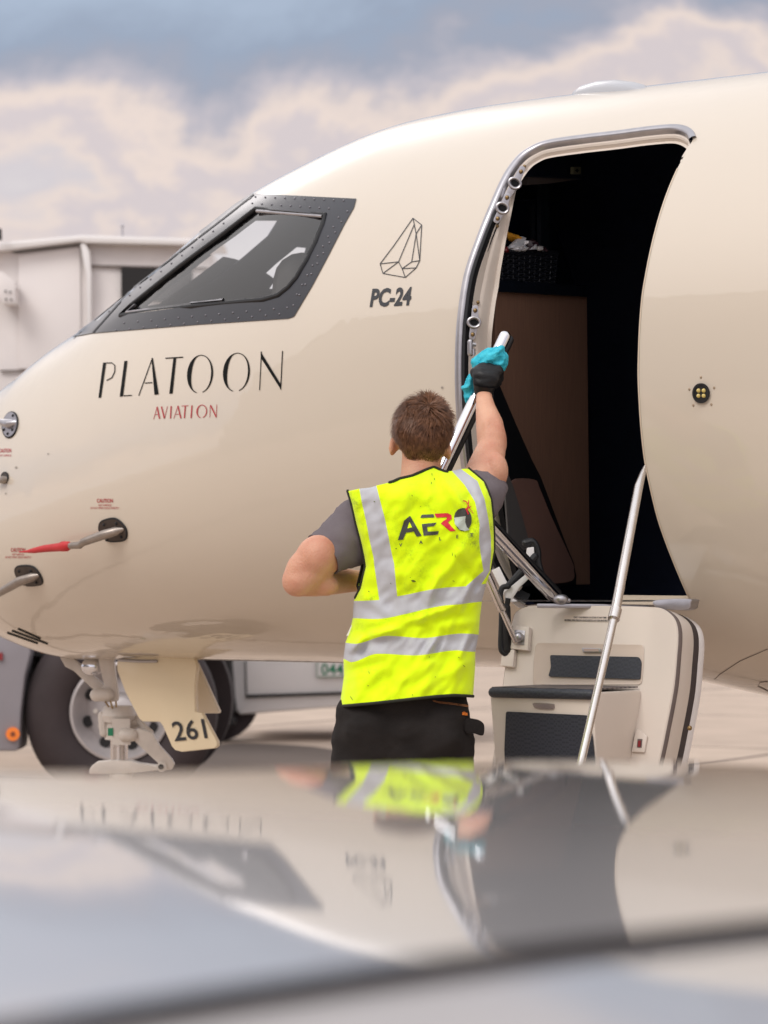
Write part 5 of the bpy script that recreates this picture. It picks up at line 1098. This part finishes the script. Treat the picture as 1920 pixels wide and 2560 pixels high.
def back_y(x, y, xl, xr):
    u = (x - (xl + xr) / 2) / ((xr - xl) / 2); u = max(-1, min(1, u)); prof = (1 - abs(u) ** 2.6) ** .5
    bulge = float(np.interp(y, [1165, 1230, 1320, 1450, 1600, 1700, 1770], [.045, .10, .135, .115, .105, .12, .135])); top = max(0, (1235 - y) / 70)
    edge = float(np.interp(y, [1165, 1250, 1450, 1520], [7.93, 7.915, 7.93, 7.975]))
    return min(edge, 7.985) - bulge * prof * (.62 if y < 1450 else .62 + .38 * min(1, (y - 1450) / 70)) + .05 * min(1, top) ** 2
vb = MB(); V = []; mi_ = []
for line in rows:
    xl, xr = line[0][0][0], line[-1][0][0]
    for (x, y), _, _ in line: V.append(P(x, y, back_y(x, y, xl, xr) - foldh(x, y) * 1.9))
F_ = []; MI = []
for r in range(len(rows) - 1):
    for c in range(NCt - 1):
        nm, cc = rows[r][c][1], rows[r][c][2]; band = nm in ('b1t', 'b2t') or (nm in ('top', 'a', 'b', 'c', 'd', 'e', 'f') and cc in (1, 4)); F_.append((r * NCt + c, r * NCt + c + 1, (r + 1) * NCt + c + 1, (r + 1) * NCt + c)); MI.append(1 if band else 0)
# front half, closed round the body below the armholes
nfr = len(V); fr_idx = {}
for r, line in enumerate(rows):
    xl, xr = line[0][0][0], line[-1][0][0]; arm = line[0][1] in ('a', 'b', 'c', 'd', 'e')
    for c, ((x, y), _, _) in enumerate(line):
        u = max(-1, min(1, (x - (xl + xr) / 2) / ((xr - xl) / 2))); y2 = 7.99 + .135 * (1 - abs(u) ** 2.6) ** .5 + (.08 if arm and abs(u) > .97 else 0); x2 = x + (-8 if arm and u < -.97 else 0)
        V.append(P(x2, y + (45 if r < NR[0] and 2 <= rows[r][c][2] <= 3 else 0) * (1 - r / NR[0]), max(y2, 8.04)))
for r in range(len(rows) - 1):
    for c in range(NCt - 1): F_.append((nfr + r * NCt + c + 1, nfr + r * NCt + c, nfr + (r + 1) * NCt + c, nfr + (r + 1) * NCt + c + 1)); MI.append(1 if rows[r][c][1] in ('b1t', 'b2t') else 0)
for r in range(len(rows) - 1):
    if rows[r][0][1] in ('f', 'b1t', 'b1b', 'g', 'b2t', 'b2b', 'h', 'hem'):
        for c in (0, NCt - 1): F_.append((r * NCt + c, (r + 1) * NCt + c, nfr + (r + 1) * NCt + c, nfr + r * NCt + c)); MI.append(1 if rows[r][0][1] in ('b1t', 'b2t') else 0)
for c in range(NCt - 1):
    if not (2 <= rows[0][c][2] <= 3): F_.append((c, c + 1, nfr + c + 1, nfr + c)); MI.append(0)
vb.v = [tuple(v) for v in V]; vb.f = F_; vb.mi = MI
def vest_mat():
    m = mat('fluorescent_yellow_fabric', (222, 255, 0), .75, bump=.35, bump_scale=700, spec=.2); t = m.node_tree; b = t.nodes['Principled BSDF']
    tc = t.nodes.new('ShaderNodeTexCoord'); n_ = t.nodes.new('ShaderNodeTexNoise'); n_.inputs['Scale'].default_value = 26; n_.inputs['Detail'].default_value = 8; n_.inputs['Roughness'].default_value = .75; t.links.new(tc.outputs['Object'], n_.inputs[0])
    n3 = t.nodes.new('ShaderNodeTexNoise'); n3.inputs['Scale'].default_value = 4; t.links.new(tc.outputs['Object'], n3.inputs[0]); ad = t.nodes.new('ShaderNodeMath'); ad.operation = 'MULTIPLY'; t.links.new(n_.outputs[0], ad.inputs[0]); t.links.new(n3.outputs[0], ad.inputs[1])
    r_ = t.nodes.new('ShaderNodeValToRGB'); e = r_.color_ramp.elements; e[0].position = .30; e[0].color = (.74, 1.0, .0, 1); e[1].position = .46; e[1].color = (.30, .38, .02, 1); q_ = e.new(.375); q_.color = (.62, .88, .0, 1); t.links.new(ad.outputs[0], r_.inputs[0]); t.links.new(r_.outputs[0], b.inputs['Base Color'])
    b.inputs['Sheen Weight'].default_value = .2; return m
M['vest'] = vest_mat(); M['reflect'] = mat('reflective_tape', (184, 186, 192), .55, 0, noise_amt=.10, noise_scale=22, bump=.25, bump_scale=500)
vo = vb.build('vest', [M['vest'], M['reflect']], man, angle=180)
VEST = BVHTree.FromPolygons([Vector(v) for v in vb.v], vb.f)
# black binding round neck, armholes and hem
bn = MB(); colpts = lambda c, r0, r1: [Vector(vb.v[r * NCt + c]) + Vector((0, -.002, 0)) for r in range(r0, r1)]
rf0 = sum(NR[:6]) + 7
bn.tube(colpts(0, 0, rf0)[::2], .0045, 8, roundcap=True); bn.tube(colpts(NCt - 1, 0, rf0 - 6)[::2], .0042, 8, roundcap=True)
nk = [Vector(vb.v[c]) + Vector((0, -.002, 0)) for c in range(NCc[0] + NCc[1] + 8, NCc[0] + NCc[1] + NCc[2] + NCc[3] - 2)]; bn.tube(nk[::2], .0045, 8, roundcap=True)
hm = [Vector(vb.v[(len(rows) - 1) * NCt + c]) + Vector((0, -.002, 0)) for c in range(NCt)]; bn.tube(hm[::2] + [hm[-1]], .0045, 8, roundcap=True)
frl = [Vector(vb.v[nfr + r * NCt]) for r in range(0, rf0)]; bn.tube(frl[::2], .0045, 8, roundcap=True)
bn.build('vest_binding', M['binding'], vo)
# print on the back
def vh_(x, y): h, nn = bvh_hit(VEST, x, y); return (h, nn) if h is not None else (P(x, y, 7.85), Vector((0, -1, 0)))
def vdec(name, polys_list, m, off=.0022):
    q = MB()
    for pg in polys_list: decal(q, [[c1(*p) for p in pg]], VEST, off, 6)
    return q.build(name, m, vo, smooth=False)
gm2 = mat('print_charcoal', (62, 64, 58), .6); rm2 = mat('print_red', (206, 26, 44), .55); gy2 = mat('print_grey', (176, 188, 176), .6)
vdec('logo_letters', [[(790, 1477), (828, 1352), (868, 1322), (945, 1450), (912, 1456), (893, 1422), (842, 1430), (824, 1474)], ], gm2)
vdec('logo_letters', [[(944, 1316), (1020, 1310), (1026, 1332), (936, 1336)], [(945, 1376), (1040, 1366), (1022, 1388), (978, 1394), (984, 1424), (1056, 1418), (1050, 1442), (958, 1450)]], gm2)
vdec('logo_letter_gap', [[(852, 1402), (862, 1360), (882, 1396)]], M['vest'], .0035)
vdec('logo_red_letter', [[(1026, 1308), (1110, 1303), (1136, 1318), (1138, 1342), (1112, 1364), (1164, 1418), (1130, 1422), (1068, 1372), (1082, 1356), (1104, 1344), (1106, 1330), (1040, 1334)]], rm2)
vdec('logo_globe', [circ(1210, 1345, 55, 75, 40, rot=-.06)], gm2, .0024)
vdec('globe_patch', [[(1156, 1335), (1190, 1330), (1226, 1322), (1224, 1360), (1234, 1395), (1252, 1412), (1222, 1420), (1185, 1408), (1160, 1378)]], gy2, .0036)
vdec('globe_aircraft', [stroke([(1205, 1226), (1226, 1232), (1240, 1252), (1248, 1275), (1274, 1308)], 8, 3), stroke([(1246, 1220), (1240, 1255), (1232, 1290), (1240, 1312)], 6, 9), stroke([(1222, 1282), (1258, 1262)], 9, 5)], rm2, .0046)
q = MB()
for ch, x, y in (('V', 798, 1520), ('A', 930, 1502), ('L', 1058, 1480), ('E', 1168, 1466), ('T', 1258, 1457)):
    a0_ = c1(x, y); text_on(q, text_polys(ch, a0_[0], a0_[1], 8.2, None, slope=-.08, bold=.02), vh_, .0026)
q.build('logo_small_letters', gm2, vo, smooth=False)
# dirt marks
q = MB()
for x, y, a, b, r_ in ((880, 1190, 5, 2, 1.2), (1010, 1055, 9, 2, 1.5), (1025, 1085, 9, 2, 1.4), (1005, 1110, 8, 2, 1.6), (640, 1228, 6, 3, .3), (935, 1260, 4, 2, .8), (1145, 1570, 12, 1.6, 1.5), (1163, 1580, 10, 1.4, 1.5), (780, 1532, 5, 3, .4)): decal(q, [[c1(*p) for p in circ(x, y, a, b, 10, rot=r_)]], VEST, .002, 8)
for x, y, a, b, r_ in ((890, 395, 14, 6, .2), (603, 465, 5, 3, 1), (870, 372, 3, 2, 0), (1215, 945, 10, 1.6, .7), (605, 990, 10, 2, 1.4), (597, 1073, 5, 2, 0), (492, 1155, 18, 2, 1.0), (1030, 1018, 4, 2, 0), (885, 1134, 3, 3, 0), (700, 1200, 4, 2, 1), (990, 888, 6, 2, 1.8), (1150, 395, 8, 2, .5), (745, 410, 5, 2, 1.2), (1185, 890, 5, 1.6, .6)): decal(q, [[c2(*p) for p in circ(x, y, a, b, 10, rot=r_)]], VEST, .002, 8)
q.build('grime_marks', mat('grime', (90, 100, 24), .8), vo, smooth=False)
q = MB(); q.slab([P(*c2(x, y), 7.95) for x, y in [(489, 680), (492, 684), (470, 748), (455, 752)]], Vector((0, .003, 0))); q.build('care_label', M['white'], vo, smooth=False)

# ------------------------------------------------------------------ cleaning cloth
def puff(outline, Yc, T, seed, folds, step=5):
    pv, tr = region([outline], step); n_ = len(pv); o = np.array(outline); V = []; Vb = []
    A = o; B = np.roll(o, -1, 0); fr = {}
    for x, y in pv:
        d = np.inf; p = np.array([x, y]); AB = B - A; t = np.clip(((p - A) * AB).sum(1) / (AB ** 2).sum(1), 0, 1); d = np.sqrt(((A + AB * t[:, None] - p) ** 2).sum(1).min())
        th = T * math.sqrt(max(0, 1 - (1 - min(1, d / 22)) ** 2)); h = 0
        for x0, y0, x1, y1, w, a in folds:
            dx, dy = x1 - x0, y1 - y0; tt = max(0, min(1, ((x - x0) * dx + (y - y0) * dy) / (dx * dx + dy * dy))); h += a * math.exp(-((x - x0 - tt * dx) ** 2 + (y - y0 - tt * dy) ** 2) / (2 * w * w))
        nz_ = noise.noise(Vector((x * .05, y * .05, seed))) * .010 + noise.noise(Vector((x * .6, y * .6, seed))) * .0016
        V.append(P(x, y, Yc - th - (h + nz_) * min(1, d / 6))); Vb.append(P(x, y, Yc + th * .8))
    mb = MB(); mb.add(V, tr); mb.add(Vb, [f[::-1] for f in tr]); me = bpy.data.meshes.new('x'); bm = bmesh.new()
    vs = [bm.verts.new(v) for v in mb.v]
    for f in mb.f:
        try: bm.faces.new([vs[i] for i in f])
        except ValueError: pass
    bmesh.ops.remove_doubles(bm, verts=bm.verts, dist=.0012); bm.verts.ensure_lookup_table(); bm.verts.index_update(); r = MB(); r.v = [tuple(v.co) for v in bm.verts]; r.f = [tuple(v.index for v in f.verts) for f in bm.faces]; r.mi = [0] * len(r.f); bm.free(); bpy.data.meshes.remove(me); return r
z7 = lambda x, y: (1100 + x / 5.53, 800 + y / 5.53)
o1 = [z7(*p) for p in spline([(428, 560), (500, 492), (640, 392), (740, 380), (800, 362), (860, 350), (895, 375), (900, 430), (942, 490), (945, 570), (925, 650), (890, 705), (860, 720), (760, 700), (600, 700), (470, 690), (440, 640)], 4, True)]
o2 = [z7(*p) for p in spline([(300, 962), (288, 925), (340, 885), (355, 820), (400, 750), (440, 730), (480, 760), (500, 900), (510, 1020), (505, 1150), (495, 1240), (440, 1262), (370, 1255), (365, 1180), (330, 1080), (325, 985)], 4, True)]
f1 = [(*z7(540, 640), *z7(840, 420), 5, .016), (*z7(600, 600), *z7(620, 520), 4, -.010), (*z7(700, 520), *z7(870, 430), 3, -.014), (*z7(560, 640), *z7(560, 560), 4, -.008), (*z7(760, 620), *z7(930, 600), 4, .008), (*z7(880, 640), *z7(930, 560), 3, -.010)]
f2 = [(*z7(310, 950), *z7(430, 910), 4, .010), (*z7(350, 1080), *z7(380, 1240), 4, .008), (*z7(380, 1110), *z7(490, 1150), 3, -.010), (*z7(440, 760), *z7(370, 900), 5, .006)]
ca = puff(o1, 8.33, .045, 2, f1); cb = puff(o2, 8.345, .035, 5, f2)
cl = MB(); cl.add(ca.v, ca.f); cl.add(cb.v, cb.f)
cl.tube([P(1205, 925, 8.37), P(1195, 960, 8.37), P(1185, 990, 8.36)], [.03, .032, .03], 14, flat=.6, roundcap=True)
clr = remeshed(cl, .0032, 1)
vv = []
for v in clr.v:
    p = Vector(v); vv.append(tuple(p + Vector((noise.noise(p * 210), noise.noise(p * 210 + Vector((5, 0, 0))), noise.noise(p * 210 + Vector((0, 9, 0))))) * .0022))
clr.v = vv; clo = clr.build('microfibre_cloth', M['cloth'], None, angle=180); tag(clo, 'turquoise microfibre cloth held round the polished rail by a black gloved hand', 'cloth')

# ------------------------------------------------------------------ basket and snacks on the galley counter
bk = MB(); s_b = -.37
cb0 = Splane(1300, 700, s_b)
bL, bR = Splane(1215, 703, s_b), Splane(1386, 708, s_b); tL, tR = Splane(1212, 628, s_b), Splane(1392, 634, s_b)
bk.slab([bL, bR, tR, tL], -AE * .001)
bko = MB()
def brow(k, n=11): return bL.lerp(tL, k / n), bR.lerp(tR, k / n)
dep = -AE * .14
for k_ in range(12):
    a, b_ = brow(k_); pts_ = []
    for i in range(33):
        t = i / 32; pts_.append(a.lerp(b_, t) + AE * .004 * math.sin(t * 60 + (k_ % 2) * math.pi))
    bko.tube(pts_, .0052, 6)
for i in range(14): bko.tube([bL.lerp(bR, i / 13), tL.lerp(tR, i / 13)], .004, 6)
bko.tube([tL, tR], .009, 8, roundcap=True); bko.slab([bL - AE * .008, bR - AE * .008, tR - AE * .008, tL - AE * .008], dep)
bo_ = bko.build('wicker_basket', M['wicker'], None); tag(bo_, 'dark wicker basket of snacks on the counter inside the doorway', 'basket')
def packet(name, pts, s0, m, lab, seed, thick=.02):
    pv, tr = region([pts], 4); o = np.array(pts); V = []; A = o; B = np.roll(o, -1, 0); AB = B - A
    for x, y in pv:
        p = np.array([x, y]); t = np.clip(((p - A) * AB).sum(1) / (AB ** 2).sum(1), 0, 1); d = np.sqrt(((A + AB * t[:, None] - p) ** 2).sum(1).min()); th = thick * min(1, d / 8) ** .6
        V.append(Splane(x, y, s0) + AE * (th + (noise.noise(Vector((x * .16, y * .16, seed))) + .6 * noise.noise(Vector((x * .4, y * .4, seed)))) * .016 * min(1, d / 5)))
    q = MB(); q.add(V, tr); q.add([Splane(x, y, s0) - AE * .004 for x, y in pv], [f[::-1] for f in tr]); o_ = q.build(name, m, None, angle=25); tag(o_, lab, 'packet', 'snack packets in the wicker basket'); return o_
z8 = lambda x, y: (1100 + x / 4.1475, 400 + y / 4.148)
packet('snack_packet', [z8(*p) for p in [(690, 740), (830, 790), (770, 860), (720, 830), (700, 800)]], s_b - .02, M['amber'], 'amber yellow snack packet standing highest in the basket', 1)
packet('snack_packet', [z8(*p) for p in [(700, 910), (800, 820), (840, 790), (872, 820), (885, 960), (760, 955)]], s_b + .0, M['foil'], 'silver foil snack packet in the middle of the basket', 2)
packet('snack_packet', [z8(*p) for p in [(900, 960), (915, 830), (960, 820), (1000, 880), (1070, 895), (1110, 970), (1000, 975)]], s_b - .01, M['purple'], 'dark brown snack packet at the right end of the basket', 3)
packet('snack_packet', [z8(*p) for p in [(935, 930), (1000, 872), (1006, 925)]], s_b + .02, M['foil'], 'small silver foil packet lying against the dark brown packet', 4, .008)
packet('snack_packet', [z8(*p) for p in [(1010, 895), (1068, 892), (1070, 940), (1020, 938)]], s_b + .02, M['white'], 'small white packet at the far right of the basket', 5, .008)
packet('snack_packet', [z8(*p) for p in [(640, 960), (650, 905), (700, 900), (715, 955)]], s_b + .01, M['redp'], 'red snack packet at the left end of the basket', 6, .01)

# ------------------------------------------------------------------ silver car the photographer looks across
car = thing('parked_car', 'silver car close to the camera, its blurred glossy bonnet mirroring the aircraft', 'car', (1.1, 1.75, 0))
g_k = np.array([.050, .0584, .0663, .0884, .114, .134, .151, .18]); t_k = np.array([-.030, -.0157, -.007, .028, .041, .049, .056, .07])
Yt = [2.6]; Gt = [.0584]; 
while Yt[-1] > .62: g_ = Gt[-1]; Gt.append(g_ + (g_ + float(np.interp(g_, g_k, t_k))) * .01 / Yt[-1]); Yt.append(Yt[-1] - .01)
Yt = np.array(Yt[::-1]); Ht = (np.array(Gt[::-1])) * Yt
PHI = -.045
def hb(Y):      # height of the bonnet below the lens on the car's middle line
    if Y > 2.6: return .0584 * 2.6 + .0157 * (Y - 2.6) + .012 * (Y - 2.6) ** 2
    return float(np.interp(Y, Yt, Ht))
def bz_(X, Y): return CAMZ - hb(Y) + PHI * X
def edgeY(X):
    ys = np.linspace(1.6, 3.6, 201); tgt = [(1915 - 1501 - 30 * max(-1.6, min(1.6, (X / y) / .137))) / 7000 for y in ys]; gg = [(CAMZ - bz_(X, y)) / y for y in ys]
    dd = np.array(gg) - np.array(tgt); sg = np.where(dd <= 0)[0]; return float(ys[sg[0]]) if len(sg) else 3.2
XS = np.linspace(-1.15, .95, 85)
eY = np.array([edgeY(x) for x in XS]); eY = np.clip(eY, 2.15, 3.05); eY = np.convolve(np.pad(eY, 5, mode='edge'), np.ones(11) / 11, 'valid')
print('edge', eY[::14])
def seamY(X):
    xs = [250, 600, 960, 1400, 1920]; ys = [2562, 2502, 2446, 2385, 2330]; best = None
    for Y in np.linspace(.8, 1.9, 221):
        px = 960 + 7000 * X / Y; py = np.interp(px, xs, ys) if 250 <= px <= 1920 else (2562 + (250 - px) * .17 if px < 250 else 2330 - (px - 1920) * .1); e = abs((CAMZ - bz_(X, Y)) / Y * 7000 + 1501 - py)
        if best is None or e < best[0]: best = (e, Y)
    return best[1]
sY = np.array([seamY(x) for x in np.clip(XS, -.3, .3)]); sY = np.convolve(np.pad(sY, 4, mode='edge'), np.ones(9) / 9, 'valid')
print('seam', sY[::14])
carp = bpy.data.materials.new('silver_car_paint'); carp.use_nodes = True; b = carp.node_tree.nodes['Principled BSDF']; b.inputs['Base Color'].default_value = lin(176, 172, 172); b.inputs['Metallic'].default_value = .75
b.inputs['Roughness'].default_value = .36; b.inputs['Coat Weight'].default_value = 1; b.inputs['Coat Roughness'].default_value = .03; b.inputs['Coat IOR'].default_value = 1.7
def drop(X):    # the nose of the car falls away at the front (left) end
    u = max(0, (-.72 - X) / .43); return .30 * u ** 2.2
bon = MB(); NVb = 70; V = []
for i, X in enumerate(XS):
    for j in range(NVb + 1):
        v = j / NVb; Y = sY[i] + .006 + (eY[i] - sY[i] - .006) * v; V.append(Vector((X, Y, bz_(X, Y) - drop(X))))
    z0 = V[-1].z; sl0 = (V[-1].z - V[-2].z) / (V[-1].y - V[-2].y)
    for a in (15, 30, 45, 60, 75, 88): V.append(Vector((X, eY[i] + .05 * math.sin(R(a)), z0 - .05 * (1 - math.cos(R(a))) + sl0 * .05 * math.sin(R(a)))))
    for dz in (.12, .3, .5, .68): V.append(Vector((X, eY[i] + .055, z0 - dz)))
m_ = NVb + 1 + 6 + 4
bon.add(V, [(i * m_ + j, (i + 1) * m_ + j, (i + 1) * m_ + j + 1, i * m_ + j + 1) for i in range(len(XS) - 1) for j in range(m_ - 1)]); bon.build('bonnet', carp, car, angle=60)
wg = MB(); V = []; EX = .070
for i, X in enumerate(XS):
    z0 = bz_(X, sY[i]) - drop(X); yy = sY[i] - .004; zz_ = z0; tau = None; V += [Vector((X, yy + .002, z0 - .03)), Vector((X, yy, z0 - .004))]
    sl = (bz_(X, sY[i]) - bz_(X, sY[i] - .01)) / .01 + (.07 if X < .03 else max(.004, .07 - (X - .03) * .9))
    while yy > .80: V.append(Vector((X, yy, zz_))) if True else None; yy -= (sY[i] - .004 - .80) / 20; zz_ -= sl * (sY[i] - .004 - .80) / 20; sl += .0035
    V = V[:(i * 32) + 22]
    while len(V) < i * 32 + 22: V.append(V[-1].copy())
    p0 = V[-1]
    for a in (20, 40, 60, 75, 86): V.append(Vector((X, p0.y - .09 * math.sin(R(a)), p0.z - .09 * (1 - math.cos(R(a))))))
    for dz in (.12, .25, .4, .55, .66): V.append(Vector((X, p0.y - .1 + .02 * math.sin(dz * 5), p0.z - dz)))
wg.add(V, [(i * 32 + j, (i + 1) * 32 + j, (i + 1) * 32 + j + 1, i * 32 + j + 1) for i in range(len(XS) - 1) for j in range(31)]); wg.build('front_wing', carp, car, angle=60)
q = MB(); q.tube([Vector((X, sY[i] + .001, bz_(X, sY[i]) - drop(X) + .0005)) for i, X in enumerate(XS)], .0072, 10); q.build('bonnet_seam', mat('seam_rubber', (30, 24, 26), .9, spec=.1), car)
# front end, cabin, glass, wheels
q = MB(); q.slab([(-1.15, .72, .30), (-1.15, 2.2, .30), (-1.15, 2.2, .80), (-1.15, .72, .80)], (-.12, 0, 0)); q.build('front_bumper', carp, car, bevel=.04)
q = MB(); q.slab([(.95, .70, .30), (3.4, .70, .30), (3.5, .70, .75), (3.42, .70, 1.02), (.95, .70, .98)], (0, 2.05, 0)); q.build('body_shell', carp, car, bevel=.05)
q = MB(); gh = [[(.98, .78, 1.0), (1.62, .92, 1.42), (2.9, .92, 1.44), (3.42, .80, 1.02)], [(.98, 2.66, 1.0), (1.62, 2.5, 1.42), (2.9, 2.5, 1.44), (3.42, 2.64, 1.02)]]
q.add([Vector(p) for l in gh for p in l], [(0, 1, 2, 3), (4, 7, 6, 5), (0, 4, 5, 1), (2, 6, 7, 3)]); q.build('car_glass', mat('tinted_glass', (20, 24, 28), .05, coat=1), car, smooth=False)
q = MB(); q.slab([(1.58, .90, 1.42), (2.95, .90, 1.44), (2.95, 2.52, 1.44), (1.58, 2.52, 1.42)], (0, 0, .035)); q.build('car_roof', carp, car, bevel=.015)
for wx in (-.45, 2.6):
    for wy in (.66, 2.72):
        q = MB(); q.tube([Vector((wx, wy - .1, .33)), Vector((wx, wy - .08, .33)), Vector((wx, wy + .08, .33)), Vector((wx, wy + .1, .33))], [.29, .33, .33, .29], 32); wo_ = q.build('wheel', M['tyre'], car); q = MB(); q.tube([Vector((wx, wy - .106, .33)), Vector((wx, wy + .106, .33))], .2, 24); q.build('rim', M['silver'], wo_)
# the bright spot added in the sky shader streaks the crown of the fuselage
